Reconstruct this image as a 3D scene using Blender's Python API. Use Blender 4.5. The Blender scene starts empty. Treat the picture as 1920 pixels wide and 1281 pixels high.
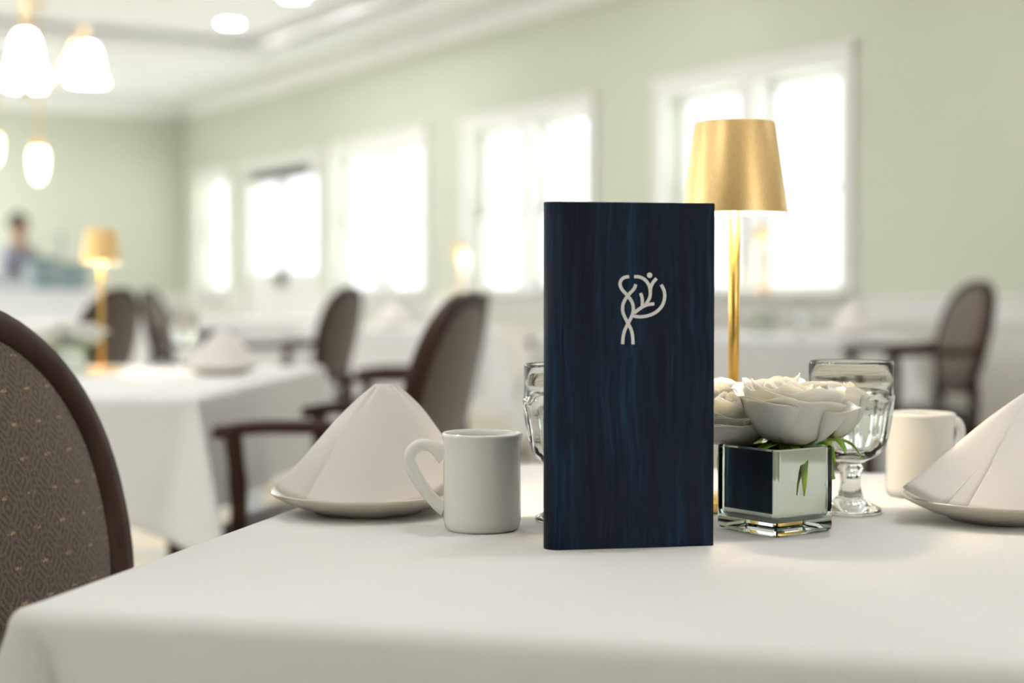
import bpy, bmesh, math, random
from mathutils import Vector, Matrix, noise
R = math.radians
random.seed(4)
scn = bpy.context.scene
COL = scn.collection

# ------------------------------------------------------------------ camera
F, CZ, HY = 2900.0, 0.974, 548.0          # focal length in pixels, eye height, horizon row
PITCH = math.atan((640.5 - HY) / F)
cam_d = bpy.data.cameras.new('camera')
cam = bpy.data.objects.new('camera', cam_d)
COL.objects.link(cam)
cam.location = (0, 0, CZ)
cam.rotation_euler = (math.pi / 2 - PITCH, 0, 0)
cam_d.sensor_width = 36.0
cam_d.lens = 36.0 * F / 1920.0
cam_d.clip_start = 0.05
cam_d.dof.use_dof = True
cam_d.dof.focus_distance = 1.36
cam_d.dof.aperture_fstop = 3.0
scn.camera = cam

# ------------------------------------------------------------------ world, exposure
w = bpy.data.worlds.new('overcast_sky')
scn.world = w
w.use_nodes = True
bg = w.node_tree.nodes['Background']
bg.inputs[0].default_value = (0.93, 0.965, 1.0, 1)
bg.inputs[1].default_value = 1.7
sun_d = bpy.data.lights.new('sun', 'SUN')
sun_d.energy = 10.0
sun_d.angle = R(3)
sun_d.color = (0.98, 0.985, 1.0)
sun = bpy.data.objects.new('sun', sun_d)
COL.objects.link(sun)
sun.location = (0, 0, 12)
# high sun, tilted along the window wall so that none enters
sun.rotation_euler = (Matrix.Rotation(math.atan2(0.857, -0.515), 3, 'Z') @ Matrix.Rotation(R(22), 3, 'Y')).to_euler()
scn.view_settings.view_transform = 'Standard'
scn.view_settings.look = 'None'
scn.view_settings.gamma = 1.0
scn.view_settings.exposure = 0.40
try:
    scn.view_settings.use_curve_mapping = False
except Exception:
    pass

cy = scn.cycles
cy.max_bounces = 12
cy.diffuse_bounces = 4
cy.use_light_tree = False
cy.glossy_bounces = 4
cy.transmission_bounces = 12
cy.transparent_max_bounces = 8
cy.caustics_reflective = False
cy.sample_clamp_indirect = 12.0

# room frame: x = along the window wall (towards the far wall), y = into the room
WA = math.atan2(0.857, -0.515)
W0 = Vector((1.90, 8.60, 0))
WM = Matrix.Translation(W0) @ Matrix.Rotation(WA, 4, 'Z')
CEIL, TRAY = 3.10, 3.22
S0, S1, T1 = -11.0, 11.08, 9.4            # room extents along the wall / across

def at(x, y, z):
    """point of the plane z seen at photo pixel x, y"""
    r = (x - 960) / F
    u = -(y - 640.5) / F
    d = Vector((r, math.cos(PITCH) + u * math.sin(PITCH), -math.sin(PITCH) + u * math.cos(PITCH)))
    k = (z - CZ) / d.z
    return Vector((0, 0, CZ)) + d * k

def atd(x, y, Y):
    r = (x - 960) / F
    u = -(y - 640.5) / F
    d = Vector((r, math.cos(PITCH) + u * math.sin(PITCH), -math.sin(PITCH) + u * math.cos(PITCH)))
    return Vector((0, 0, CZ)) + d * (Y / d.y)

# ------------------------------------------------------------------ materials
MATS = {}
def mat(name, col=(0.8, 0.8, 0.8), rough=0.5, metal=0.0, **kw):
    m = bpy.data.materials.new(name)
    m.use_nodes = True
    b = m.node_tree.nodes['Principled BSDF']
    b.inputs['Base Color'].default_value = (*col, 1)
    b.inputs['Roughness'].default_value = rough
    b.inputs['Metallic'].default_value = metal
    for k, v in kw.items():
        b.inputs[k.replace('_', ' ')].default_value = v
    MATS[name] = m
    return m, m.node_tree.nodes, m.node_tree.links, b

def coords(n, l, scale=(1, 1, 1), rot=(0, 0, 0)):
    tc = n.new('ShaderNodeTexCoord')
    mp = n.new('ShaderNodeMapping')
    mp.inputs['Scale'].default_value = scale
    mp.inputs['Rotation'].default_value = rot
    l.new(tc.outputs['Object'], mp.inputs['Vector'])
    return mp.outputs['Vector']

def noise_node(n, l, vec, scale, detail=4, rough=0.55, dist=0.0):
    t = n.new('ShaderNodeTexNoise')
    t.inputs['Scale'].default_value = scale
    t.inputs['Detail'].default_value = detail
    t.inputs['Roughness'].default_value = rough
    t.inputs['Distortion'].default_value = dist
    if vec is not None:
        l.new(vec, t.inputs['Vector'])
    return t

def ramp(n, l, fac, stops):
    r = n.new('ShaderNodeValToRGB')
    e = r.color_ramp.elements
    while len(e) < len(stops):
        e.new(0.5)
    for i, (p, c) in enumerate(stops):
        e[i].position = p
        e[i].color = (*c, 1)
    l.new(fac, r.inputs['Fac'])
    return r

def bump(n, l, h, b, strength=0.3, dist=0.001):
    bp = n.new('ShaderNodeBump')
    bp.inputs['Strength'].default_value = strength
    bp.inputs['Distance'].default_value = dist
    l.new(h, bp.inputs['Height'])
    l.new(bp.outputs['Normal'], b.inputs['Normal'])
    return bp

def math_node(n, l, op, a, b=None):
    m = n.new('ShaderNodeMath')
    m.operation = op
    for i, v in enumerate((a, b)):
        if v is None:
            continue
        if isinstance(v, (int, float)):
            m.inputs[i].default_value = v
        else:
            l.new(v, m.inputs[i])
    return m.outputs[0]

# painted walls
def paint(name, c, var=0.03, rough=0.6):
    m, n, l, b = mat(name, c, rough)
    t = noise_node(n, l, coords(n, l), 0.7, 3)
    lo = tuple(x * (1 - var) for x in c)
    hi = tuple(min(1, x * (1 + var)) for x in c)
    r = ramp(n, l, t.outputs['Fac'], [(0.3, lo), (0.7, hi)])
    l.new(r.outputs['Color'], b.inputs['Base Color'])
    t2 = noise_node(n, l, coords(n, l), 220, 2)
    bump(n, l, t2.outputs['Fac'], b, 0.08, 0.001)
    return m
paint('sage', (0.615, 0.635, 0.525))
paint('ceiling_white', (0.92, 0.92, 0.91), 0.01, 0.7)
paint('trim_white', (0.82, 0.81, 0.78), 0.01, 0.4)
paint('wainscot', (0.70, 0.675, 0.62), 0.015, 0.45)
paint('ground_pale', (0.80, 0.80, 0.78), 0.03, 0.9)

# carpet: tan field with blue-grey border lines
m, n, l, b = mat('carpet', (0.5, 0.43, 0.32), 0.9)
v = coords(n, l, (1, 1, 1), (0, 0, R(20)))
br = n.new('ShaderNodeTexBrick')
br.inputs['Color1'].default_value = (0.74, 0.67, 0.54, 1)
br.inputs['Color2'].default_value = (0.70, 0.63, 0.50, 1)
br.inputs['Mortar'].default_value = (0.45, 0.48, 0.47, 1)
br.inputs['Scale'].default_value = 0.9
br.inputs['Mortar Size'].default_value = 0.06
br.inputs['Brick Width'].default_value = 1.0
br.inputs['Row Height'].default_value = 1.0
br.offset = 0
l.new(v, br.inputs['Vector'])
t = noise_node(n, l, coords(n, l), 160, 3)
mx = n.new('ShaderNodeMixRGB'); mx.blend_type = 'MULTIPLY'; mx.inputs[0].default_value = 0.25
l.new(br.outputs['Color'], mx.inputs[1]); l.new(t.outputs['Color'], mx.inputs[2])
l.new(mx.outputs[0], b.inputs['Base Color'])
bump(n, l, t.outputs['Fac'], b, 0.4, 0.004)

# linen
def linen(name, c, creases=()):
    m, n, l, b = mat(name, c, 0.85)
    b.inputs['Sheen Weight'].default_value = 0.15
    tc = n.new('ShaderNodeTexCoord')
    sx = n.new('ShaderNodeSeparateXYZ')
    l.new(tc.outputs['Object'], sx.inputs[0])
    t = noise_node(n, l, coords(n, l), 9, 4, 0.5, 0.4)
    h = math_node(n, l, 'MULTIPLY', t.outputs['Fac'], 1.0)
    for axis, pos, amt in creases:
        d = math_node(n, l, 'SUBTRACT', sx.outputs[axis], pos)
        d = math_node(n, l, 'ABSOLUTE', d)
        d = math_node(n, l, 'DIVIDE', d, 0.004)
        d = math_node(n, l, 'MULTIPLY', d, d)
        d = math_node(n, l, 'MULTIPLY', d, -1.0)
        d = math_node(n, l, 'EXPONENT', d)
        d = math_node(n, l, 'MULTIPLY', d, amt)
        h = math_node(n, l, 'ADD', h, d)
    bp = bump(n, l, h, b, 0.55, 0.0035)
    # fine weave
    t2 = noise_node(n, l, coords(n, l, (1, 1, 1)), 900, 2)
    b2 = n.new('ShaderNodeBump'); b2.inputs['Strength'].default_value = 0.08; b2.inputs['Distance'].default_value = 0.0005
    l.new(t2.outputs['Fac'], b2.inputs['Height']); l.new(bp.outputs['Normal'], b2.inputs['Normal'])
    l.new(b2.outputs['Normal'], b.inputs['Normal'])
    return m
linen('tablecloth', (0.80, 0.785, 0.77), [(0, -0.36, 0.18), (0, 0.12, 0.2), (1, 0.16, 0.2)])
linen('tablecloth_far', (0.80, 0.79, 0.785))
linen('napkin_linen', (0.88, 0.83, 0.81))

# china
m, n, l, b = mat('china', (0.8, 0.78, 0.72), 0.12)
t = noise_node(n, l, coords(n, l), 30, 2)
r = ramp(n, l, t.outputs['Fac'], [(0.3, (0.87, 0.85, 0.795)), (0.7, (0.89, 0.87, 0.815))])
l.new(r.outputs['Color'], b.inputs['Base Color'])
m, n, l, b = mat('china_plate', (0.74, 0.69, 0.57), 0.15)
b.inputs['Coat Weight'].default_value = 0.4
t = noise_node(n, l, coords(n, l), 30, 2)
r = ramp(n, l, t.outputs['Fac'], [(0.3, (0.72, 0.67, 0.55)), (0.7, (0.76, 0.71, 0.59))])
l.new(r.outputs['Color'], b.inputs['Base Color'])

# gold
def gold(name, c, rough):
    m, n, l, b = mat(name, c, rough, 1.0)
    t = noise_node(n, l, coords(n, l, (900, 900, 6)), 1.0, 3)
    r = ramp(n, l, t.outputs['Fac'], [(0.3, tuple(x * 0.93 for x in c)), (0.7, tuple(min(1, x * 1.05) for x in c))])
    l.new(r.outputs['Color'], b.inputs['Base Color'])
    bump(n, l, t.outputs['Fac'], b, 0.05, 0.0003)
    return m
gold('gold_shade', (0.86, 0.61, 0.29), 0.42)
gold('gold_pole', (0.88, 0.56, 0.16), 0.28)
gold('brass', (0.80, 0.58, 0.27), 0.3)
mat('shade_inside', (0.9, 0.86, 0.76), 0.6)
m, n, l, b = mat('led', (1, 1, 1), 0.5)
b.inputs['Emission Color'].default_value = (1.0, 0.80, 0.52, 1)
b.inputs['Emission Strength'].default_value = 190
m, n, l, b = mat('lit_glass', (1, 1, 1), 0.4)
b.inputs['Emission Color'].default_value = (1.0, 0.975, 0.95, 1)
b.inputs['Emission Strength'].default_value = 26
m, n, l, b = mat('lit_glass_warm', (1, 1, 1), 0.4)
b.inputs['Emission Color'].default_value = (1.0, 0.86, 0.66, 1)
b.inputs['Emission Strength'].default_value = 7
m, n, l, b = mat('fill_panel', (1, 1, 1), 0.4)  # glow of the added fill panels near the far wall
b.inputs['Emission Color'].default_value = (0.96, 0.99, 1.0, 1)
b.inputs['Emission Strength'].default_value = 34
m, n, l, b = mat('downlight_lens', (1, 1, 1), 0.4)
b.inputs['Emission Color'].default_value = (0.99, 0.985, 1.0, 1)
b.inputs['Emission Strength'].default_value = 158

# glass
def glass(name, c, ior, rough=0.0):
    m = bpy.data.materials.new(name); m.use_nodes = True
    n, l = m.node_tree.nodes, m.node_tree.links
    n.remove(n['Principled BSDF'])
    g = n.new('ShaderNodeBsdfGlass'); g.inputs['Color'].default_value = (*c, 1)
    g.inputs['IOR'].default_value = ior; g.inputs['Roughness'].default_value = rough
    l.new(g.outputs[0], n['Material Output'].inputs[0])
    MATS[name] = m
glass('clear_glass', (0.985, 0.99, 0.985), 1.5)
glass('vase_glass', (0.95, 0.985, 0.965), 1.5)
glass('water', (0.99, 0.995, 1.0), 1.33)
m = bpy.data.materials.new('window_glass'); m.use_nodes = True
n, l = m.node_tree.nodes, m.node_tree.links
n.remove(n['Principled BSDF'])
tr = n.new('ShaderNodeBsdfTransparent'); tr.inputs[0].default_value = (0.97, 0.985, 0.98, 1)
gl = n.new('ShaderNodeBsdfGlossy'); gl.inputs['Roughness'].default_value = 0.02
mx = n.new('ShaderNodeMixShader'); mx.inputs[0].default_value = 0.03
l.new(tr.outputs[0], mx.inputs[1]); l.new(gl.outputs[0], mx.inputs[2])
l.new(mx.outputs[0], n['Material Output'].inputs[0])
MATS['window_glass'] = m
m, n, l, b = mat('mirror_silver', (0.90, 0.88, 0.85), 0.015, 1.0)

# dark chair wood
m, n, l, b = mat('chair_wood', (0.03, 0.014, 0.008), 0.42)
t = noise_node(n, l, coords(n, l, (14, 14, 2)), 6, 5)
r = ramp(n, l, t.outputs['Fac'], [(0.3, (0.024, 0.009, 0.0045)), (0.7, (0.046, 0.019, 0.010))])
l.new(r.outputs['Color'], b.inputs['Base Color'])
b.inputs['Specular IOR Level'].default_value = 0.2

# patterned chair fabric: interlaced rings with rows of gold flecks
def fabric(name, lo, hi, fleck):
    m, n, l, b = mat(name, lo, 0.85)
    b.inputs['Sheen Weight'].default_value = 0.35
    b.inputs['Sheen Roughness'].default_value = 0.4
    tc = n.new('ShaderNodeTexCoord')
    sx = n.new('ShaderNodeSeparateXYZ'); l.new(tc.outputs['Object'], sx.inputs[0])
    def tile(o, p, off=0.0):
        a = math_node(n, l, 'DIVIDE', o, p)
        a = math_node(n, l, 'ADD', a, off)
        a = math_node(n, l, 'FRACT', a)
        return math_node(n, l, 'SUBTRACT', a, 0.5)
    def rings(off):
        a = tile(sx.outputs[0], 0.05, off); c = tile(sx.outputs[2], 0.05, off)
        a2 = math_node(n, l, 'MULTIPLY', a, a); c2 = math_node(n, l, 'MULTIPLY', c, c)
        d = math_node(n, l, 'SQRT', math_node(n, l, 'ADD', a2, c2))
        d = math_node(n, l, 'MULTIPLY', d, 48.0)
        return math_node(n, l, 'SINE', d)
    h = math_node(n, l, 'MAXIMUM', rings(0.0), rings(0.5))
    nz = noise_node(n, l, coords(n, l), 420, 2)
    h2 = math_node(n, l, 'MULTIPLY', nz.outputs['Fac'], 1.0)
    hh = math_node(n, l, 'ADD', math_node(n, l, 'MULTIPLY', h, 0.2), h2)
    cr = ramp(n, l, hh, [(0.35, lo), (0.95, hi)])
    # flecks on rows
    fx = tile(sx.outputs[0], 0.045); fz = tile(sx.outputs[2], 0.032)
    fx = math_node(n, l, 'MULTIPLY', fx, 0.35)
    d = math_node(n, l, 'SQRT', math_node(n, l, 'ADD', math_node(n, l, 'MULTIPLY', fx, fx), math_node(n, l, 'MULTIPLY', fz, fz)))
    d = math_node(n, l, 'LESS_THAN', d, 0.05)
    d = math_node(n, l, 'MULTIPLY', d, math_node(n, l, 'GREATER_THAN', nz.outputs['Fac'], 0.47))
    mx = n.new('ShaderNodeMixRGB')
    l.new(d, mx.inputs[0]); l.new(cr.outputs['Color'], mx.inputs[1]); mx.inputs[2].default_value = (*fleck, 1)
    l.new(mx.outputs[0], b.inputs['Base Color'])
    bump(n, l, hh, b, 0.5, 0.0012)
fabric('chair_fabric', (0.058, 0.040, 0.027), (0.175, 0.122, 0.083), (0.36, 0.25, 0.13))
m, n, l, b = mat('seat_vinyl', (0.05, 0.042, 0.038), 0.32)
t = noise_node(n, l, coords(n, l), 120, 3); bump(n, l, t.outputs['Fac'], b, 0.15, 0.001)

# navy wood-grain menu cover
m, n, l, b = mat('navy_grain', (0.01, 0.018, 0.03), 0.55)
b.inputs['Specular IOR Level'].default_value = 0.16
v = coords(n, l, (1, 1, 1))
warp = noise_node(n, l, coords(n, l, (9, 9, 5)), 1.0, 3)
sx = n.new('ShaderNodeVectorMath'); sx.operation = 'MULTIPLY_ADD'
l.new(warp.outputs['Color'], sx.inputs[0]); sx.inputs[1].default_value = (0.03, 0.03, 0.05); l.new(v, sx.inputs[2])
mp = n.new('ShaderNodeMapping'); mp.inputs['Scale'].default_value = (260, 260, 7); l.new(sx.outputs[0], mp.inputs['Vector'])
g1 = noise_node(n, l, mp.outputs['Vector'], 1.0, 5, 0.6)
mp2 = n.new('ShaderNodeMapping'); mp2.inputs['Scale'].default_value = (45, 45, 3); l.new(sx.outputs[0], mp2.inputs['Vector'])
g2 = noise_node(n, l, mp2.outputs['Vector'], 1.0, 3)
hh = math_node(n, l, 'ADD', math_node(n, l, 'MULTIPLY', g1.outputs['Fac'], 0.6), math_node(n, l, 'MULTIPLY', g2.outputs['Fac'], 0.4))
r = ramp(n, l, hh, [(0.36, (0.004, 0.007, 0.016)), (0.52, (0.0065, 0.015, 0.032)), (0.66, (0.010, 0.036, 0.072))])
l.new(r.outputs['Color'], b.inputs['Base Color'])
bump(n, l, hh, b, 0.45, 0.0009)
mat('emblem_white', (0.82, 0.82, 0.80), 0.5)

# roses
m, n, l, b = mat('rose_petal', (0.90, 0.84, 0.70), 0.55)
b.inputs['Subsurface Weight'].default_value = 0.4
b.inputs['Subsurface Radius'].default_value = (0.006, 0.005, 0.003)
b.inputs['Subsurface Scale'].default_value = 0.6
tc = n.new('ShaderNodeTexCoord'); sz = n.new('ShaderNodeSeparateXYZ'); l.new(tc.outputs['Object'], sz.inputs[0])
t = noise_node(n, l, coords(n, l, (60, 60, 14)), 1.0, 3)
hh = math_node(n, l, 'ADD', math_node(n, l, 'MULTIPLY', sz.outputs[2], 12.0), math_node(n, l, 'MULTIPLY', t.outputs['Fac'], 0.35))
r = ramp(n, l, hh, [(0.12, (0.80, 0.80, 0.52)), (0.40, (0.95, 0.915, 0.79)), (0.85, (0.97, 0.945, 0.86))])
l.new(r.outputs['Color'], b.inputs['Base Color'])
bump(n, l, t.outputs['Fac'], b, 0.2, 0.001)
tl = n.new('ShaderNodeBsdfTranslucent'); l.new(r.outputs['Color'], tl.inputs['Color'])
ms = n.new('ShaderNodeMixShader'); ms.inputs[0].default_value = 0.08
l.new(b.outputs[0], ms.inputs[1]); l.new(tl.outputs[0], ms.inputs[2]); l.new(ms.outputs[0], n['Material Output'].inputs[0])
m, n, l, b = mat('leaf_green', (0.22, 0.42, 0.03), 0.45)
t = noise_node(n, l, coords(n, l), 90, 3)
r = ramp(n, l, t.outputs['Fac'], [(0.3, (0.17, 0.38, 0.02)), (0.7, (0.38, 0.60, 0.05))])
l.new(r.outputs['Color'], b.inputs['Base Color'])
# person, counter
mat('skin', (0.35, 0.19, 0.12), 0.5)
mat('hair_dark', (0.02, 0.012, 0.01), 0.5)
mat('shirt_grey', (0.27, 0.26, 0.33), 0.8)
mat('shirt_maroon', (0.20, 0.09, 0.12), 0.8)
mat('trousers_dark', (0.03, 0.03, 0.035), 0.8)
mat('eye_dark', (0.02, 0.015, 0.01), 0.2)
mat('steel', (0.62, 0.66, 0.68), 0.25, 1.0)
mat('teal_metal', (0.24, 0.31, 0.33), 0.4)
paint('counter_white', (0.82, 0.83, 0.86), 0.01, 0.4)
mat('dark_metal', (0.05, 0.055, 0.055), 0.4, 0.6)

# ------------------------------------------------------------------ helpers
def link(o, parent=None):
    COL.objects.link(o)
    if parent is not None:
        o.parent = parent
    return o

def from_bm(name, bm, material, parent=None, smooth=True, loc=None, matrix=None, recalc=True):
    if recalc:
        bmesh.ops.recalc_face_normals(bm, faces=bm.faces[:])
    me = bpy.data.meshes.new(name)
    bm.to_mesh(me); bm.free()
    mats = material if isinstance(material, (list, tuple)) else [material]
    for mm in mats:
        me.materials.append(MATS[mm])
    if smooth:
        for p in me.polygons:
            p.use_smooth = True
    o = bpy.data.objects.new(name, me)
    link(o, parent)
    if loc is not None:
        o.location = loc
    if matrix is not None:
        o.matrix_local = matrix
    return o

def thing(name, label, cat, loc=(0, 0, 0), rz=0.0, group=None):
    o = bpy.data.objects.new(name, None)
    link(o)
    o.empty_display_size = 0.1
    o.location = loc
    o.rotation_euler = (0, 0, rz)
    o['label'] = label; o['category'] = cat
    if group:
        o['group'] = group
    return o

def tag(o, label, cat, group=None):
    o['label'] = label; o['category'] = cat
    if group:
        o['group'] = group
    return o

def structure(o, label=None):
    o['kind'] = 'structure'
    if label:
        o['label'] = label
    return o

def dup(root, loc, rz, label, group=None, scale=None):
    def rec(o, parent):
        c = o.copy()
        link(c, parent)
        for ch in o.children:
            rec(ch, c)
        return c
    r = rec(root, None)
    r.location = loc
    r.rotation_euler = (0, 0, rz)
    if scale:
        r.scale = (scale, scale, scale)
    r['label'] = label
    if group:
        r['group'] = group
    return r

def box(bm, x0, x1, y0, y1, z0, z1, bevel=0.0, seg=2):
    vs = [bm.verts.new((x, y, z)) for x in (x0, x1) for y in (y0, y1) for z in (z0, z1)]
    idx = [(0, 1, 3, 2), (4, 6, 7, 5), (0, 4, 5, 1), (2, 3, 7, 6), (0, 2, 6, 4), (1, 5, 7, 3)]
    fs = [bm.faces.new([vs[i] for i in f]) for f in idx]
    if bevel > 0:
        es = list({e for f in fs for e in f.edges})
        bmesh.ops.bevel(bm, geom=es, offset=bevel, segments=seg, profile=0.6, affect='EDGES')

def boxes(name, lst, material, parent=None, bevel=0.0, matrix=None):
    bm = bmesh.new()
    for bx in lst:
        box(bm, *bx, bevel=bevel)
    return from_bm(name, bm, material, parent, smooth=False, matrix=matrix)

def lathe(bm, prof, n=48, mod=None, cx=0, cy=0, closed=False):
    rings = []
    for (r, z) in prof:
        if r < 1e-6:
            rings.append([bm.verts.new((cx, cy, z))])
        else:
            ring = []
            for i in range(n):
                a = 2 * math.pi * i / n
                rr = r * (mod(a, z, r) if mod else 1.0)
                ring.append(bm.verts.new((cx + rr * math.cos(a), cy + rr * math.sin(a), z)))
            rings.append(ring)
    if closed:
        rings.append(rings[0])
    for A, B in zip(rings, rings[1:]):
        if len(A) == 1 and len(B) == 1:
            continue
        for i in range(n):
            j = (i + 1) % n
            if len(A) == 1:
                bm.faces.new((A[0], B[i], B[j]))
            elif len(B) == 1:
                bm.faces.new((A[i], A[j], B[0]))
            else:
                bm.faces.new((A[i], A[j], B[j], B[i]))

def catmull(pts, sub=8, closed=False):
    pts = [Vector(p) for p in pts]
    out = []
    n = len(pts)
    rng = range(n if closed else n - 1)
    for i in rng:
        if closed:
            p0, p1, p2, p3 = pts[(i - 1) % n], pts[i], pts[(i + 1) % n], pts[(i + 2) % n]
        else:
            p0, p1, p2, p3 = pts[max(i - 1, 0)], pts[i], pts[i + 1], pts[min(i + 2, n - 1)]
        for k in range(sub):
            t = k / sub
            out.append(0.5 * ((2 * p1) + (-p0 + p2) * t + (2 * p0 - 5 * p1 + 4 * p2 - p3) * t * t + (-p0 + 3 * p1 - 3 * p2 + p3) * t ** 3))
    if not closed:
        out.append(pts[-1])
    return out

def tube(bm, path, rad, n=12, sx=1.0, sy=1.0, up=Vector((0, 0, 1)), closed=False, caps=True, power=2.0):
    """sweep an (super)elliptic section along path; rad may be a number or list"""
    path = [Vector(p) for p in path]
    rings = []
    N = len(path)
    for i, p in enumerate(path):
        a = path[(i - 1) % N] if (closed or i > 0) else path[i]
        c = path[(i + 1) % N] if (closed or i < N - 1) else path[i]
        t = (c - a).normalized()
        side = t.cross(up)
        if side.length < 1e-4:
            side = t.cross(Vector((1, 0, 0)))
        side.normalize()
        nn = side.cross(t).normalized()
        r = rad[i] if isinstance(rad, (list, tuple)) else rad
        ring = []
        for k in range(n):
            an = 2 * math.pi * k / n
            ca, sa = math.cos(an), math.sin(an)
            e = 2.0 / power
            ca = math.copysign(abs(ca) ** e, ca); sa = math.copysign(abs(sa) ** e, sa)
            ring.append(bm.verts.new(p + side * (ca * r * sx) + nn * (sa * r * sy)))
        rings.append(ring)
    pairs = list(zip(rings, rings[1:]))
    if closed:
        pairs.append((rings[-1], rings[0]))
    for A, B in pairs:
        for k in range(n):
            j = (k + 1) % n
            bm.faces.new((A[k], A[j], B[j], B[k]))
    if caps and not closed:
        bm.faces.new(rings[0][::-1]); bm.faces.new(rings[-1])

def solid(o, th, off=-1.0):
    md = o.modifiers.new('thickness', 'SOLIDIFY'); md.thickness = th; md.offset = off
    return o

def subd(o, lv=1):
    md = o.modifiers.new('smooth', 'SUBSURF'); md.levels = lv; md.render_levels = lv
    return o

# ------------------------------------------------------------------ room shell
TH = 0.2
# windows on the window wall: outer casing extents along s
WINS = [(0.00, 1.84), (2.555, 4.43), (5.03, 6.98)]
DOOR = (7.20, 9.29)
SIDE = (9.60, 10.72)
NEARW = [(-4.9, -3.05)]   # windows behind the photographer's right shoulder
CAS, SILL, HEAD = 0.09, 0.95, 2.33

def opening(s):
    return (s[0] + CAS, s[1] - CAS)

def wall_strips(ops, a0, a1, y0, y1, ztop):
    """boxes of a wall running along x with openings (x0, x1, zlo, zhi)"""
    ops = sorted(ops)
    out, cur = [], a0
    for (p, q, zl, zh) in ops:
        out.append((cur, p, y0, y1, 0, ztop))
        if zl > 0:
            out.append((p, q, y0, y1, 0, zl))
        out.append((p, q, y0, y1, zh, ztop))
        cur = q
    out.append((cur, a1, y0, y1, 0, ztop))
    return out

ops = [(opening(s)[0], opening(s)[1], SILL, HEAD - CAS) for s in WINS + [SIDE] + NEARW]
ops.append((DOOR[0] + CAS, DOOR[1] - CAS, 0.0, HEAD - CAS))
structure(boxes('wall_right', wall_strips(ops, S0, S1, -TH, 0, TRAY + 0.1), 'sage', matrix=WM))
structure(boxes('wall_far', [(S1, S1 + TH, -TH, T1 + TH, 0, TRAY + 0.1)], 'sage', matrix=WM))
LW = [(-5.6, -3.4), (-2.2, 0.0), (1.2, 3.4), (4.3, 6.5), (6.9, 8.8), (8.9, 10.8)]  # windows added in the unseen wall to light far wall and foreground
structure(boxes('wall_left', wall_strips([(a + CAS, b - CAS, SILL, HEAD - CAS) for a, b in LW], S0, S1, T1, T1 + TH, TRAY + 0.1), 'sage', matrix=WM))
structure(boxes('wall_back', [(S0 - TH, S0, -TH, T1 + TH, 0, TRAY + 0.1)], 'sage', matrix=WM))
structure(boxes('floor', [(S0 - TH, S1 + TH, -TH, T1 + TH, -0.1, 0)], 'carpet', matrix=WM))
# tray ceiling: lower border, recessed field
B = 0.86
tx0, tx1, ty0, ty1 = S0 + B, 6.75, B, T1 - B
cl = structure(boxes('ceiling', [(S0, S1, 0, ty0, CEIL, CEIL + 0.05), (S0, S1, ty1, T1, CEIL, CEIL + 0.05),
                       (S0, tx0, ty0, ty1, CEIL, CEIL + 0.05), (tx1, S1, ty0, ty1, CEIL, CEIL + 0.05),
                       (tx0 - 0.05, tx1 + 0.05, ty0 - 0.05, ty1 + 0.05, TRAY, TRAY + 0.05)], 'ceiling_white', matrix=WM))
boxes('tray_riser', [(tx0 - 0.04, tx1 + 0.04, ty0 - 0.04, ty0, CEIL, TRAY), (tx0 - 0.04, tx1 + 0.04, ty1, ty1 + 0.04, CEIL, TRAY),
                     (tx0 - 0.04, tx0, ty0, ty1, CEIL, TRAY), (tx1, tx1 + 0.04, ty0, ty1, CEIL, TRAY)], 'ceiling_white', cl)
boxes('tray_moulding', [(tx0, tx1, ty0, ty0 + 0.07, CEIL + 0.01, CEIL + 0.06), (tx0, tx1, ty1 - 0.07, ty1, CEIL + 0.01, CEIL + 0.06),
                        (tx1 - 0.07, tx1, ty0 + 0.07, ty1 - 0.07, CEIL + 0.01, CEIL + 0.06), (tx0, tx0 + 0.07, ty0 + 0.07, ty1 - 0.07, CEIL + 0.01, CEIL + 0.06)], 'ceiling_white', cl)
def crown(name, prof_pts, axis, a, b_, const, sign):
    bm = bmesh.new()
    ra, rb = [], []
    for (d, z) in prof_pts:
        if axis == 'x':
            ra.append(bm.verts.new((a, const + sign * d, z))); rb.append(bm.verts.new((b_, const + sign * d, z)))
        else:
            ra.append(bm.verts.new((const + sign * d, a, z))); rb.append(bm.verts.new((const + sign * d, b_, z)))
    k = len(ra)
    for i in range(k):
        j = (i + 1) % k
        bm.faces.new((ra[i], ra[j], rb[j], rb[i]))
    bm.faces.new(ra); bm.faces.new(rb[::-1])
    return structure(from_bm(name, bm, 'ceiling_white', smooth=False, matrix=WM))
CP = [(0, CEIL), (0, CEIL - 0.11), (0.012, CEIL - 0.11), (0.03, CEIL - 0.08), (0.06, CEIL - 0.035), (0.085, CEIL - 0.02), (0.085, CEIL)]
crown('trim_1', CP, 'x', S0, S1, 0, 1)
crown('trim_2', CP, 'y', 0.085, T1, S1, -1)

# wainscot, chair rail, baseboard
def runs(gaps, a0, a1):
    out, cur = [], a0
    for p, q in sorted(gaps):
        out.append((cur, p)); cur = q
    out.append((cur, a1))
    return out
RR = runs([DOOR], S0, S1)
structure(boxes('trim_3', [(a, b_, 0.0, 0.02, 0.14, 0.815) for a, b_ in RR], 'wainscot', matrix=WM))
structure(boxes('trim_4', [(a, b_, 0.0, 0.04, 0.815, 0.925) for a, b_ in RR] + [(a, b_, 0.0, 0.055, 0.925, 0.95) for a, b_ in RR], 'trim_white', matrix=WM))
structure(boxes('baseboard_right', [(a, b_, 0.0, 0.03, 0, 0.14) for a, b_ in RR], 'trim_white', matrix=WM))
structure(boxes('trim_5', [(S1 - 0.02, S1, 0.06, T1, 0.14, 0.815)], 'wainscot', matrix=WM))
structure(boxes('trim_6', [(S1 - 0.04, S1, 0.06, T1, 0.815, 0.95)], 'trim_white', matrix=WM))
structure(boxes('baseboard_far', [(S1 - 0.03, S1, 0.06, T1, 0, 0.14)], 'trim_white', matrix=WM))
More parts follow.
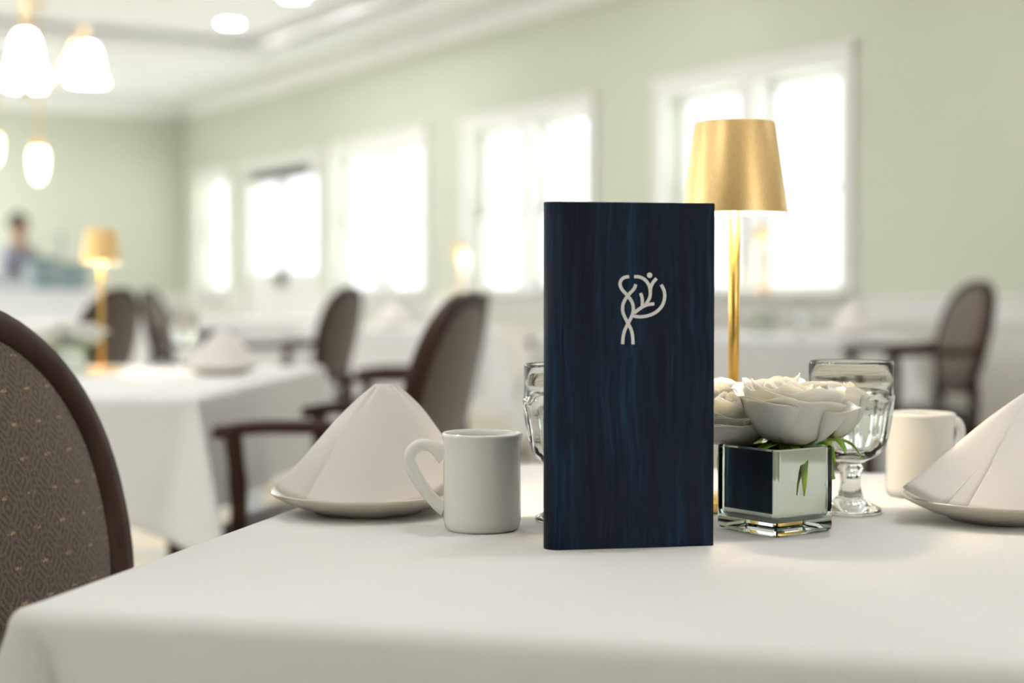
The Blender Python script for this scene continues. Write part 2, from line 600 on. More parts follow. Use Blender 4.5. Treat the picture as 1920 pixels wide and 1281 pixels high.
structure(boxes('ground', [(-30, 30, -26, -0.21, -0.5, -0.4), (-30, 30, T1 + 0.21, T1 + 26, -0.5, -0.4)], 'ground_pale', matrix=WM))

def room_empty(name, label):
    o = bpy.data.objects.new(name, None)
    link(o)
    o.matrix_world = WM
    o['kind'] = 'structure'
    o['label'] = label
    return o

def window(idx, s, cols, label, y=0.0, sgn=1, zlo=SILL, zhi=HEAD):
    root = room_empty('window_%d' % idx, label)
    a, b_ = s
    f = lambda p, q: (min(y + sgn * p, y + sgn * q), max(y + sgn * p, y + sgn * q))
    P = 0.028
    boxes('casing', [(a, a + CAS, *f(0, P), zlo, zhi), (b_ - CAS, b_, *f(0, P), zlo, zhi), (a + CAS, b_ - CAS, *f(0, P), zhi - CAS, zhi),
                     (a - 0.02, b_ + 0.02, *f(0, P + 0.015), zhi, zhi + 0.03)], 'trim_white', root)
    boxes('sill', [(a - 0.03, b_ + 0.03, *f(0.0, 0.15), zlo - 0.001, zlo + 0.03), (a + CAS, b_ - CAS, *f(-0.19, 0.0), zlo, zlo + 0.03)], 'trim_white', root)
    oa, ob, zt = a + CAS, b_ - CAS, zhi - CAS
    zb = zlo + 0.03
    mw = 0.14
    wdt = (ob - oa - mw * (cols - 1)) / cols
    for c in range(cols):
        p = oa + c * (wdt + mw)
        q = p + wdt
        if c < cols - 1:
            boxes('mullion', [(q, q + mw, *f(-0.15, 0.02), zb, zt)], 'trim_white', root)
        zm = zb + (zt - zb) * 0.47
        for nm, z0, z1, d in (('sash', zb, zm + 0.02, -0.09), ('sash', zm - 0.02, zt, -0.13)):
            fr_ = 0.04
            sash = boxes(nm, [(p, p + fr_, *f(d - 0.03, d), z0, z1), (q - fr_, q, *f(d - 0.03, d), z0, z1),
                              (p + fr_, q - fr_, *f(d - 0.03, d), z0, z0 + fr_), (p + fr_, q - fr_, *f(d - 0.03, d), z1 - fr_, z1)], 'trim_white', root)
            boxes('pane', [(p + fr_, q - fr_, *f(d - 0.018, d - 0.014), z0 + fr_, z1 - fr_)], 'window_glass', sash)
    return root
window(1, WINS[0], 2, 'large white double window directly behind the gold lamp')
window(2, WINS[1], 2, 'white double window left of the menu, second from the lamp')
window(3, WINS[2], 2, 'white double window beside the glazed double door')
window(4, SIDE, 1, 'narrow white window in the far corner past the door')
for i, s in enumerate(NEARW):
    window(5 + i, s, 2, 'white double window on the near stretch of the window wall, out of frame')
for i, s in enumerate(LW):
    window(8 + i, s, 2, 'added white double window on the unseen opposite wall, %s along' % ('first', 'second', 'third', 'fourth', 'fifth', 'sixth')[i], y=T1, sgn=-1)

# glazed double door
dr = room_empty('door_1', 'white glazed double door near the far corner')
a, b_ = DOOR
boxes('casing', [(a, a + CAS, 0, 0.03, 0, HEAD), (b_ - CAS, b_, 0, 0.03, 0, HEAD), (a + CAS, b_ - CAS, 0, 0.03, HEAD - CAS, HEAD)], 'trim_white', dr)
boxes('closer_rail', [(a + CAS + 0.25, b_ - CAS - 0.25, -0.03, 0.04, 2.13, 2.2)], 'dark_metal', dr)
mid = (a + b_) / 2
for p, q, hs in ((a + CAS, mid - 0.005, 1), (mid + 0.005, b_ - CAS, -1)):
    st = 0.10
    zt = HEAD - CAS - 0.01
    leaf = boxes('door_leaf', [(p, p + st, -0.07, -0.02, 0.01, zt), (q - st, q, -0.07, -0.02, 0.01, zt), (p + st, q - st, -0.07, -0.02, zt - 0.13, zt),
                               (p + st, q - st, -0.07, -0.02, 0.01, 0.25), (p + st, q - st, -0.07, -0.02, 1.02, 1.18), (p + st, q - st, -0.055, -0.035, 0.25, 1.02)], 'trim_white', dr)
    boxes('pane', [(p + st, q - st, -0.047, -0.043, 1.18, zt - 0.13)], 'window_glass', leaf)
    hx = q - 0.06 if hs > 0 else p + 0.06
    boxes('handle', [(hx - 0.03, hx + 0.03, -0.02, -0.005, 1.03, 1.2), (hx - 0.10 if hs > 0 else hx - 0.015, hx + 0.015 if hs > 0 else hx + 0.10, -0.005, 0.03, 1.09, 1.12)], 'dark_metal', leaf)

# ------------------------------------------------------------------ ceiling fixtures
def downlight(pos, label, power, group='recessed ceiling lights'):
    t_ = thing('recessed_light', label, 'ceiling light', pos, 0, group)
    bm = bmesh.new(); lathe(bm, [(0.084, -0.0008), (0.087, -0.009), (0.115, -0.007), (0.12, 0.0), (0.084, 0.0)], 32, closed=True)
    from_bm('trim_ring', bm, 'ceiling_white', t_)
    bm = bmesh.new(); lathe(bm, [(0, -0.0015), (0.084, -0.0015)], 16)
    from_bm('lens', bm, 'downlight_lens', t_)
    return t_
p1 = at(432, 43, TRAY); p2 = at(557, -6, TRAY)
step = p2 - p1
WI = WM.inverted()
q1 = WI @ p1
grid_s = [q1.x - abs(q1.x - (WI @ p2).x) * k for k in (0, 1, 3.5, 6, 8.5, 11, 13)]
grid_t = [q1.y + 3.1 * k for k in range(0, 4)]
for j, tt in enumerate(grid_t):
    for i, ss in enumerate(grid_s):
        if not (tx0 + 0.3 < ss < tx1 - 0.2 and ty0 + 0.2 < tt < ty1 - 0.2):
            continue
        pos = WM @ Vector((ss, tt, TRAY))
        if pos.y < -1.9:
            continue
        nm = 'round recessed ceiling light nearest the far end, above the glazed door' if (i == 0 and j == 0) else 'round recessed ceiling light out of frame, row %s place %s' % (('a', 'b', 'c', 'd')[j], ('one', 'two', 'three', 'four', 'five', 'six', 'seven', 'eight')[i])
        if i == 1 and j == 0:
            nm = 'round recessed ceiling light cut by the top edge of the photo'
        downlight(pos, nm, 0)

for k, tt in enumerate((4.0, 5.7, 7.4)):  # fill panels added out of view to brighten the far wall
    p = thing('added_fill_panel', 'added unseen fill light panel over the serving counter, %s' % ('first', 'second', 'third')[k], 'ceiling light', WM @ Vector((9.75, tt, CEIL)), WA, 'added fill panels over the counter')
    boxes('frame', [(-0.32, 0.32, -0.62, -0.6, -0.02, 0), (-0.32, 0.32, 0.6, 0.62, -0.02, 0), (-0.32, -0.3, -0.6, 0.6, -0.02, 0), (0.3, 0.32, -0.6, 0.6, -0.02, 0)], 'ceiling_white', p)
    bm = bmesh.new()
    bm.faces.new([bm.verts.new(c_) for c_ in ((-0.3, -0.6, -0.008), (-0.3, 0.6, -0.008), (0.3, 0.6, -0.008), (0.3, -0.6, -0.008))])
    from_bm('diffuser', bm, 'fill_panel', p, smooth=False, recalc=False)

def chandelier(pos, zshade, label, scale=1.0):
    t_ = thing('chandelier', label, 'chandelier', (pos.x, pos.y, zshade))
    top = TRAY - zshade
    bm = bmesh.new(); tube(bm, [(0, 0, -0.10), (0, 0, top - 0.03)], 0.012, 12)
    lathe(bm, [(0, -0.13), (0.02, -0.12), (0.03, -0.09), (0.045, -0.05), (0.03, 0.0), (0.02, 0.05), (0.035, 0.12), (0.02, 0.2), (0.012, 0.26)], 20)
    from_bm('stem', bm, 'brass', t_)
    bm = bmesh.new(); lathe(bm, [(0, top), (0.07, top), (0.065, top - 0.02), (0.03, top - 0.04), (0, top - 0.05)], 24)
    from_bm('canopy', bm, 'brass', t_)
    for k in range(4):
        a = k * math.pi / 2 + R(17.4)
        c, s_ = math.cos(a), math.sin(a)
        rr = 0.27
        bm = bmesh.new()
        pth = catmull([(0, 0, -0.06), (0.09 * c, 0.09 * s_, -0.075), (0.18 * c, 0.18 * s_, 0.06), (0.24 * c, 0.24 * s_, 0.19), (rr * c, rr * s_, 0.17), (rr * c, rr * s_, 0.115)], 6)
        tube(bm, pth, 0.007, 8)
        arm = from_bm('arm', bm, 'brass', t_)
        bm = bmesh.new()
        lathe(bm, [(0.018, 0.12), (0.035, 0.112), (0.05, 0.085), (0.058, 0.05), (0.065, 0.0), (0.078, -0.045), (0.088, -0.055), (0.085, -0.056), (0.061, 0.0), (0.046, 0.082), (0.018, 0.11)], 14, cx=rr * c, cy=rr * s_, closed=True)
        from_bm('bell_shade', bm, 'lit_glass', arm)
    return t_
pc = atd(48, 128, 7.0)
chandelier(Vector((pc.x, pc.y, 0)), pc.z, 'brass chandelier with four lit bell glass shades at the upper left')
for k, (ss, tt, lb) in enumerate(((0.735, 7.6, 'out of frame beside the visible one'), (4.9, 6.6, 'out of frame towards the counter'), (-3.4, 7.6, 'out of frame at the left rear'), (-8.7, 4.6, 'out of frame behind the near table'))):  # unseen chandeliers added as fill for the ceiling and foreground
    q = WM @ Vector((ss, tt, 0))
    chandelier(Vector((q.x, q.y, 0)), pc.z, 'added fill chandelier with four lit bell glass shades, %s' % lb)
def pendant(pos, label):
    t_ = thing('pendant_light', label, 'pendant light', pos, 0, 'far pendant lights')
    top = TRAY - pos.z if True else 0
    z_c = CEIL - pos.z if WI @ pos and (WI @ pos).x > tx1 else TRAY - pos.z
    bm = bmesh.new(); tube(bm, [(0, 0, 0.1), (0, 0, z_c - 0.02)], 0.01, 10)
    lathe(bm, [(0, z_c), (0.06, z_c), (0.05, z_c - 0.03), (0, z_c - 0.04)], 20)
    from_bm('stem', bm, 'brass', t_)
    bm = bmesh.new(); lathe(bm, [(0, 0.19), (0.03, 0.18), (0.045, 0.13), (0.058, 0.10), (0.05, 0.09), (0, 0.09)], 20)
    from_bm('cap', bm, 'brass', t_)
    bm = bmesh.new(); lathe(bm, [(0, 0.09), (0.052, 0.09), (0.06, 0.03), (0.055, -0.05), (0.04, -0.12), (0.015, -0.155), (0, -0.16)], 20)
    from_bm('glass_shade', bm, 'lit_glass_warm', t_)
    return t_
pendant(atd(72, 303, 12.0), 'warm lit pendant light hanging below the chandelier')
pendant(atd(-12, 275, 14.0), 'fainter pendant light at the left edge of the photo')

# ------------------------------------------------------------------ table + cloth
def cloth_mesh(wd, dp, drop, seed, flare=0.30, rb=0.014, wave=0.006):
    bm = bmesh.new()
    per = 56
    hx, hy = wd / 2, dp / 2
    cr = 0.012
    ring0 = []         # (point, outward normal, distance from nearest corner, sign)
    corners = [(-hx, -hy), (hx, -hy), (hx, hy), (-hx, hy)]
    for k in range(4):
        a = Vector(corners[k]); b2 = Vector(corners[(k + 1) % 4])
        d = (b2 - a); L = d.length; d.normalize()
        nrm = Vector((d.y, -d.x))
        prev = (a - Vector((0, 0))).normalized()
        for i in range(per):
            # denser near corners
            u = i / per
            u = 0.5 - 0.5 * math.cos(math.pi * u)
            s_ = u * L
            dc = min(s_, L - s_)
            pnt = a + d * s_
            cdir = Vector((math.copysign(1, pnt.x), math.copysign(1, pnt.y))).normalized()
            wgt = math.exp(-(dc / 0.02) ** 2)
            nn = (nrm * (1 - wgt) + cdir * wgt).normalized()
            sgn = 1 if s_ < L / 2 else -1
            ring0.append((pnt, nn, dc, cdir, k, s_, sgn))
    M = len(ring0)
    rows = []
    cz = lambda x, y: 0.0012 * noise.noise(Vector((x * 5 + seed, y * 5, seed))) + 0.0006 * noise.noise(Vector((x * 14, y * 14 + seed, 3)))
    c0 = bm.verts.new((0, 0, 0))
    ns = 16
    for j in range(1, ns + 1):
        sc = j / ns
        row = []
        for (pnt, nn, dc, cd, k, s_, sg) in ring0:
            inset = pnt - nn * rb * 0.8
            p = inset * sc
            e = 1 - sc ** 8
            row.append(bm.verts.new((p.x, p.y, cz(p.x, p.y) * e)))
        rows.append(row)
    for an in (25, 50, 75):
        row = []
        for (pnt, nn, dc, cd, k, s_, sg) in ring0:
            p = pnt - nn * rb * 0.8 + nn * rb * math.sin(R(an))
            row.append(bm.verts.new((p.x, p.y, -rb * (1 - math.cos(R(an))))))
        rows.append(row)
    nd = 22
    for j in range(0, nd + 1):
        q = drop * j / nd
        row = []
        for (pnt, nn, dc, cd, k, s_, sg) in ring0:
            p = pnt + nn * rb * 0.2
            wv = wave * (q / drop) * (math.sin(s_ * 23 + seed * 3 + k) + 0.6 * math.sin(s_ * 41 + seed + k * 2))
            wv *= min(1, dc / 0.15)
            wid = 0.018 + 0.20 * q
            tau = dc / wid
            fl = flare * q * math.exp(-(tau * 1.0) ** 2)
            pl = -0.34 * q * math.exp(-((tau - 1.25) * 2.6) ** 2)
            if sg < 0:
                pl *= 0.3
            if sg > 0:
                pl -= min(0.55 * q, 0.011) * math.exp(-((dc - 0.013 - 0.22 * q) / (0.007 + 0.05 * q)) ** 2)
            p = p + nn * (wv + pl + 0.03 * q) + cd * fl
            zz = -rb - q
            # the corner hangs lower
            zz -= (0.30 * q) * math.exp(-(dc / 0.12) ** 2) * (j / nd)
            row.append(bm.verts.new((p.x, p.y, zz)))
        rows.append(row)
    for i in range(M):
        bm.faces.new((c0, rows[0][i], rows[0][(i + 1) % M]))
    for A, Bq in zip(rows, rows[1:]):
        for i in range(M):
            j = (i + 1) % M
            bm.faces.new((A[i], Bq[i], Bq[j], A[j]))
    return bm

TZ = 0.76
def table_with_cloth(cx, cy, rz, wd, dp, drop, label_t, label_c, seed, material='tablecloth_far', wave=0.006, flare=0.3):
    t_ = thing('dining_table', label_t, 'table', (cx, cy, 0), rz, 'cloth covered dining tables')
    boxes('tabletop', [(-wd / 2 + 0.022, wd / 2 - 0.022, -dp / 2 + 0.022, dp / 2 - 0.022, TZ - 0.04, TZ - 0.004)], 'chair_wood', t_)
    for sx_ in (-1, 1):
        for sy_ in (-1, 1):
            lx, ly = sx_ * (wd / 2 - 0.34), sy_ * (dp / 2 - 0.34)
            bm = bmesh.new(); tube(bm, [(lx, ly, 0), (lx, ly, 0.3), (lx, ly, TZ - 0.04)], [0.018, 0.024, 0.028], 10)
            from_bm('leg', bm, 'chair_wood', t_)
    o = from_bm('tablecloth', cloth_mesh(wd, dp, drop, seed, flare, wave=wave), material, None, recalc=True)
    o.location = (cx, cy, TZ)
    o.rotation_euler = (0, 0, rz)
    solid(o, 0.0012, -1)
    tag(o, label_c, 'tablecloth', 'white tablecloths')
    return t_, o

# near table: corner under the left-hand chair, left edge runs away to the right
TR = R(-13.7)
e_left = Vector((math.sin(R(13.7)), math.cos(R(13.7)), 0))       # along left edge, away
e_front = Vector((math.cos(R(13.7)), -math.sin(R(13.7)), 0))     # along front edge, right
nl = at(22, 1139, TZ)
TD = 0.95; TWD = 1.10
cN = nl + e_left * (TD / 2) + e_front * (TWD / 2)
table_with_cloth(cN.x, cN.y, TR, TWD, TD, 0.22, 'near dining table under the white cloth with the menu', 'white linen tablecloth on the near table holding the dark menu', 1.3, 'tablecloth', wave=0.002, flare=0.34)

# ------------------------------------------------------------------ menu
mf = at(1053, 1033, TZ); mr = at(1338, 1024, TZ)
md_ = (mr - mf); MW = md_.length; mang = math.atan2(md_.y, md_.x)
MH = 0.2885
menu = thing('menu_book', 'tall dark navy wood-grain menu with white emblem standing on the near table', 'menu', (mf.x, mf.y, TZ), mang)
def plank(name, poly, z0, z1, material, parent, bev=0.0008):
    bm = bmesh.new()
    lo = [bm.verts.new((x, y, z0)) for x, y in poly]
    hi = [bm.verts.new((x, y, z1)) for x, y in poly]
    bm.faces.new(lo[::-1]); bm.faces.new(hi)
    k = len(poly)
    for i in range(k):
        j = (i + 1) % k
        bm.faces.new((lo[i], lo[j], hi[j], hi[i]))
    if bev:
        bmesh.ops.bevel(bm, geom=bm.edges[:], offset=bev, segments=1, affect='EDGES')
    return from_bm(name, bm, material, parent, smooth=False)
plank('front_cover', [(0.0, 0.0), (MW, 0.0), (MW, 0.003), (0.0, 0.003)], 0, MH, 'navy_grain', menu)
# rounded spine
arc_o = [(0.0005, 0.0)] + [(-0.0125 * math.sin(R(a)) + 0.0, 0.0125 - 0.0125 * math.cos(R(a))) for a in range(15, 181, 15)]
arc_i = [(-0.0095 * math.sin(R(a)), 0.0125 - 0.0095 * math.cos(R(a))) for a in range(180, -1, -15)]
sp = plank('spine', arc_o + arc_i, 0, MH, 'navy_grain', menu, 0)
for p in sp.data.polygons:
    p.use_smooth = abs(p.normal.z) < 0.5
sa = R(43)
bc = [(0.0, 0.025), (MW * math.cos(sa), 0.025 + MW * math.sin(sa)), (MW * math.cos(sa) + 0.003 * math.sin(sa), 0.025 + MW * math.sin(sa) - 0.003 * math.cos(sa)), (0.003 * math.sin(sa), 0.025 - 0.003 * math.cos(sa))]
plank('back_cover', bc, 0, MH, 'navy_grain', menu)
# emblem strokes, as drawn on the cover
def ex(zx, zy):
    px, py = 1130 + zx / 7.536, 490 + zy / 7.536
    x = (px - 1053) / 285.0 * MW
    yb = 1033 - 9 * (px - 1053) / 285.0
    yt = 380 - 1 * (px - 1053) / 285.0
    z = (yb - py) / (yb - yt) * MH
    return Vector((x, 0, z))
strokes = [
    [(352, 213), (290, 224), (243, 262), (226, 325), (255, 395), (330, 478), (392, 565), (413, 650), (405, 730), (375, 805), (335, 880), (292, 975), (270, 1070), (265, 1166)],
    [(447, 320), (420, 385), (340, 475), (283, 565), (262, 650), (275, 740), (335, 865), (385, 965), (405, 1070), (410, 1166)],
    [(424, 213), (500, 217), (575, 255), (630, 330), (650, 420), (640, 510), (588, 602)],
    [(738, 235), (690, 290), (658, 360), (650, 430)],
    [(513, 443), (536, 520), (538, 622)],
    [(706, 592), (620, 604), (540, 637), (425, 722)],
    [(803, 322), (845, 410), (851, 510), (815, 620), (730, 710), (620, 760), (500, 777), (402, 765)],
]
bm = bmesh.new()
hw = 22 / 7.536 / 285.0 * MW
for si, st in enumerate(strokes):
    pts = catmull([ex(*p) for p in st], 8)
    yf = -0.0006 - 0.00006 * si
    Lr, Rr = [], []
    for i, p in enumerate(pts):
        t_ = (pts[min(i + 1, len(pts) - 1)] - pts[max(i - 1, 0)]).normalized()
        nn = Vector((-t_.z, 0, t_.x))
        a_ = p + nn * hw; c_ = p - nn * hw
        Lr.append((bm.verts.new((a_.x, yf, a_.z)), bm.verts.new((a_.x, 0.0002, a_.z))))
        Rr.append((bm.verts.new((c_.x, yf, c_.z)), bm.verts.new((c_.x, 0.0002, c_.z))))
    for i in range(len(pts) - 1):
        bm.faces.new((Lr[i][0], Lr[i + 1][0], Rr[i + 1][0], Rr[i][0]))
        bm.faces.new((Lr[i][0], Lr[i][1], Lr[i + 1][1], Lr[i + 1][0]))
        bm.faces.new((Rr[i][0], Rr[i + 1][0], Rr[i + 1][1], Rr[i][1]))
    bm.faces.new((Lr[0][0], Rr[0][0], Rr[0][1], Lr[0][1]))
    bm.faces.new((Lr[-1][0], Lr[-1][1], Rr[-1][1], Rr[-1][0]))
dc_ = ex(641, 190); rr_ = 37 / 7.536 / 285.0 * MW
ring = [bm.verts.new((dc_.x + rr_ * math.cos(i * math.pi / 12), -0.0006, dc_.z + rr_ * math.sin(i * math.pi / 12))) for i in range(24)]
ringb = [bm.verts.new((v_.co.x, 0.0002, v_.co.z)) for v_ in ring]
bm.faces.new(ring)
for i in range(24):
    bm.faces.new((ring[i], ringb[i], ringb[(i + 1) % 24], ring[(i + 1) % 24]))
em = from_bm('emblem', bm, 'emblem_white', menu, smooth=False)
em['label'] = 'white line emblem of two intertwined stems with a leaf'

# ------------------------------------------------------------------ mug
MUGP = [(0, 0.0025), (0.026, 0.002), (0.028, 0.0), (0.0305, 0.0), (0.0335, 0.003), (0.0348, 0.009), (0.0348, 0.03), (0.0346, 0.06), (0.0347, 0.078), (0.0362, 0.0845),
        (0.0364, 0.0865), (0.0350, 0.0880), (0.0328, 0.0865), (0.0314, 0.082), (0.0308, 0.06), (0.0308, 0.02), (0.028, 0.009), (0.02, 0.007), (0, 0.0065)]
def make_mug(label, loc, rz):
    t_ = thing('coffee_mug', label, 'mug', loc, rz, 'cream coffee mugs')
    bm = bmesh.new(); lathe(bm, MUGP, 64)
    o = from_bm('body', bm, 'china', t_)
    k = 1 / 2080.0
    pts = [(-69, 72), (-84, 84), (-100, 92), (-118, 92), (-132, 82), (-137, 66), (-131, 46), (-118, 22), (-100, -2), (-84, -18), (-70, -26)]
    # coordinates relative to the mug centre column, z from the mug base (px)
    pth = []
    for x, z in pts:
        pth.append((x * k, 0, (z + 72) * k - 0.003))
    pth = catmull(pth, 5)
    N = len(pth)
    rad = []
    for i in range(N):
        u = i / (N - 1)
        r = 0.0048 + 0.0026 * math.exp(-(u / 0.10) ** 2) + 0.002 * math.exp(-((1 - u) / 0.10) ** 2)
        rad.append(r)
    bm = bmesh.new(); tube(bm, pth, rad, 14, sx=1.15, sy=0.88, up=Vector((0, 1, 0)))
    from_bm('handle', bm, 'china', t_)
    return t_
pm = at(904, 993, TZ)
make_mug('cream coffee mug with handle to the left, beside the menu', (pm.x, pm.y, TZ), R(-4))
pm2 = at(1724, 930, TZ)
make_mug('cream coffee mug behind the water goblet at the right', (pm2.x, pm2.y, TZ), R(215))

# ------------------------------------------------------------------ plates
PLATE = [(0, 0.004), (0.046, 0.004), (0.048, 0.0), (0.053, 0.0), (0.056, 0.003), (0.070, 0.0065), (0.083, 0.0125), (0.0925, 0.0175), (0.0950, 0.0200), (0.0942, 0.0217),
         (0.090, 0.0210), (0.082, 0.0172), (0.070, 0.0112), (0.058, 0.0085), (0, 0.0075)]
def plate(label, loc, group='bread plates', sc=1.0):
    bm = bmesh.new(); lathe(bm, [(r * sc, z * sc) for r, z in PLATE], 72)
    o = from_bm('bread_plate', bm, 'china_plate', None, loc=loc)
    return tag(o, label, 'plate', group)
def plate_pos(x, Y):
    return Vector(((x - 960) / F * Y, Y, TZ + 0.0005))
pl1 = plate_pos(690, 1.505); pl2 = plate_pos(1888, 1.455)
plate('cream plate under the folded napkin, left behind the mug', pl1)
plate('cream plate under the napkin at the right edge', pl2)

# ------------------------------------------------------------------ napkins folded as soft pyramids
def napkin(label, loc, rz, base, apex, group='folded napkins', pleats=3, mirror=1, scale=1.0, name='napkin'):
    """base: closed list of (x, y, z) round the foot; apex: (x, y, z) of the peak; one sheet wraps over the other"""
    t_ = thing(name, label, 'napkin', loc, rz, group)
    def sheet(nm, foot, closed, off, parent, apx, spread):
        foot = catmull(foot, 8, closed)
        N = len(foot)
        rows = []
        nv = 16
        bm = bmesh.new()
        cen = Vector((sum(p.x for p in foot) / N, sum(p.y for p in foot) / N, 0))
        for j in range(nv + 1):
            v_ = j / nv
            row = []
            for i, f_ in enumerate(foot):
                u = i / max(1, N - 1)
                outw = Vector((f_.x - cen.x, f_.y - cen.y, 0))
                if outw.length > 0:
                    outw.normalize()
                tip = Vector(apx) + Vector(((f_.x - cen.x) * spread[0], (f_.y - cen.y) * spread[1], 0)) + Vector((0, 0, 0.0022 * math.cos(u * 2 * math.pi * pleats)))
                p = tip.lerp(f_, v_)
                bulge = math.sin(v_ * math.pi) * 0.004 + math.sin(v_ * math.pi * 2) * 0.0015
                p = p + outw * (bulge + off * (0.25 + 0.75 * v_) * (1.0 if closed else 1.9 - 1.3 * u))
                p.z += 0.0020 * noise.noise(Vector((f_.x * 25, f_.y * 25, v_ * 2.2)))
                row.append(bm.verts.new((p.x * mirror, p.y, p.z)))
            rows.append(row)
        for A, Bq in zip(rows, rows[1:]):
            rg = range(N if closed else N - 1)
            for i in rg:
                k = (i + 1) % N
                bm.faces.new((A[i], A[k], Bq[k], Bq[i]))
        if closed:
            tp = bm.verts.new(((apx[0]) * mirror, apx[1], apx[2] + 0.0025))
            for i in range(N):
                bm.faces.new((rows[0][i], rows[0][(i + 1) % N], tp))
        o = from_bm(nm, bm, 'napkin_linen', parent)
        solid(o, 0.0014, 0.0)
        return o
    foot_in = [Vector(p) for p in base]
    sheet('inner_fold', foot_in, True, 0.0, t_, apex, (0.09, 0.09))
    # outer wrap covers front and right side only
    lift = (0.004, 0.0, 0.001, 0.012, 0.026)
    fr_ = [Vector((p[0] * 1.02, p[1] * 1.03, p[2] + q)) for p, q in zip(base[1:6], lift)]
    fr_[0] = fr_[0].lerp(fr_[1], 0.42)
    sheet('outer_fold', fr_, False, 0.0062, t_, (apex[0] + 0.004, apex[1] - 0.002, apex[2] - 0.001), (0.13, 0.12))
    fl_ = [Vector(((a_[0] * (1 - w_) + b_[0] * w_) * 1.0, (a_[1] * (1 - w_) + b_[1] * w_), (a_[2] * (1 - w_) + b_[2] * w_) + 0.002)) for a_, b_, w_ in ((base[7], base[0], 0.6), (base[0], base[1], 0.1), (base[0], base[1], 0.45), (base[0], base[1], 0.85))]
    sheet('side_fold', fl_, False, 0.003, t_, (apex[0] - 0.006, apex[1], apex[2] - 0.004), (0.10, 0.10))
    if scale != 1.0:
        t_.scale = (scale,) * 3
    return t_
# foot going round: left tip, front-left, front, front-right, right, back-right, back, back-left
NB = [(-0.088, -0.004, 0.024), (-0.062, -0.042, 0.015), (-0.020, -0.060, 0.010), (0.030, -0.056, 0.0105), (0.074, -0.026, 0.019), (0.086, 0.012, 0.024),
      (0.050, 0.050, 0.012), (-0.030, 0.050, 0.012)]
napkin('pale folded napkin standing on the plate behind the mug', (pl1.x, pl1.y, TZ), 0, NB, (0.015, -0.004, 0.122))
napkin('pale folded napkin on the plate at the right edge', (pl2.x, pl2.y, TZ), R(8), [(-0.104, -0.008, 0.032), (-0.070, -0.040, 0.016), (-0.020, -0.058, 0.010), (0.030, -0.056, 0.0105), (0.074, -0.026, 0.019), (0.090, 0.012, 0.024),
      (0.050, 0.050, 0.012), (-0.040, 0.050, 0.014)], (0.040, 0.0, 0.124))

# ------------------------------------------------------------------ goblets
def goblet(label, loc, rz=0.0, water=0.112, group='water goblets', seg=72):
    t_ = thing('water_goblet', label, 'goblet', loc, rz, group)
    prof = [(0, 0.0015), (0.020, 0.0012), (0.0285, 0.0), (0.0305, 0.0015), (0.0295, 0.0045), (0.020, 0.0095), (0.0125, 0.0165), (0.0100, 0.025), (0.0098, 0.035), (0.0105, 0.040), (0.0128, 0.0435), (0.0105, 0.047),
            (0.0150, 0.0505), (0.0265, 0.0560), (0.0335, 0.0650), (0.0375, 0.0790), (0.0400, 0.0950), (0.0412, 0.1080), (0.0418, 0.1120), (0.0416, 0.1145), (0.0405, 0.1165), (0.0403, 0.130), (0.0406, 0.1440), (0.0405, 0.1462), (0.0396, 0.1470),
            (0.0386, 0.1460), (0.0384, 0.130), (0.0380, 0.112), (0.0362, 0.095), (0.0335, 0.079), (0.0285, 0.0675), (0.0190, 0.0600), (0.0080, 0.0570), (0, 0.0565)]
    idx_outer = 24
    def mod(a, z, r):
        if 0.054 < z < 0.109 and r > 0.0262:
            k = math.sin((z - 0.054) / 0.055 * math.pi) ** 0.5
            return 1 - 0.075 * k * (1 - abs(math.cos(a * 6)))
        if 0.008 < z < 0.042:
            return 1 - 0.05 * (1 - abs(math.cos(a * 4)))
        return 1.0
    def mod2(a, z, r):
        inner = [0.0384, 0.0380, 0.0362, 0.0335, 0.0285, 0.019, 0.008, 0.0386]
        if any(abs(r - q) < 1e-7 for q in inner):
            return 1.0
        return mod(a, z, r)
    bm = bmesh.new(); lathe(bm, prof, seg, mod2)
    from_bm('glass', bm, 'clear_glass', t_)
    if water:
        bm = bmesh.new()
        g = 0.0003
        wp = [(0, 0.0568), (0.0077, 0.0573), (0.0186, 0.0603), (0.0281, 0.0678), (0.0332, 0.0793), (0.0359, 0.0952), (0.0377, 0.112), (0, 0.112)]
        wp = [(r, z) for r, z in wp if z <= water] if water < 0.112 else wp
        lathe(bm, wp, 48)
        from_bm('water', bm, 'water', t_, smooth=True)
    return t_
g1 = at(1594, 962, TZ); g2 = at(1064, 978, TZ)
goblet('fluted water goblet behind the white roses', (g1.x, g1.y, TZ + 0.0006), R(7))
goblet('fluted water goblet half hidden behind the menu', (g2.x, g2.y, TZ + 0.0006), R(3))

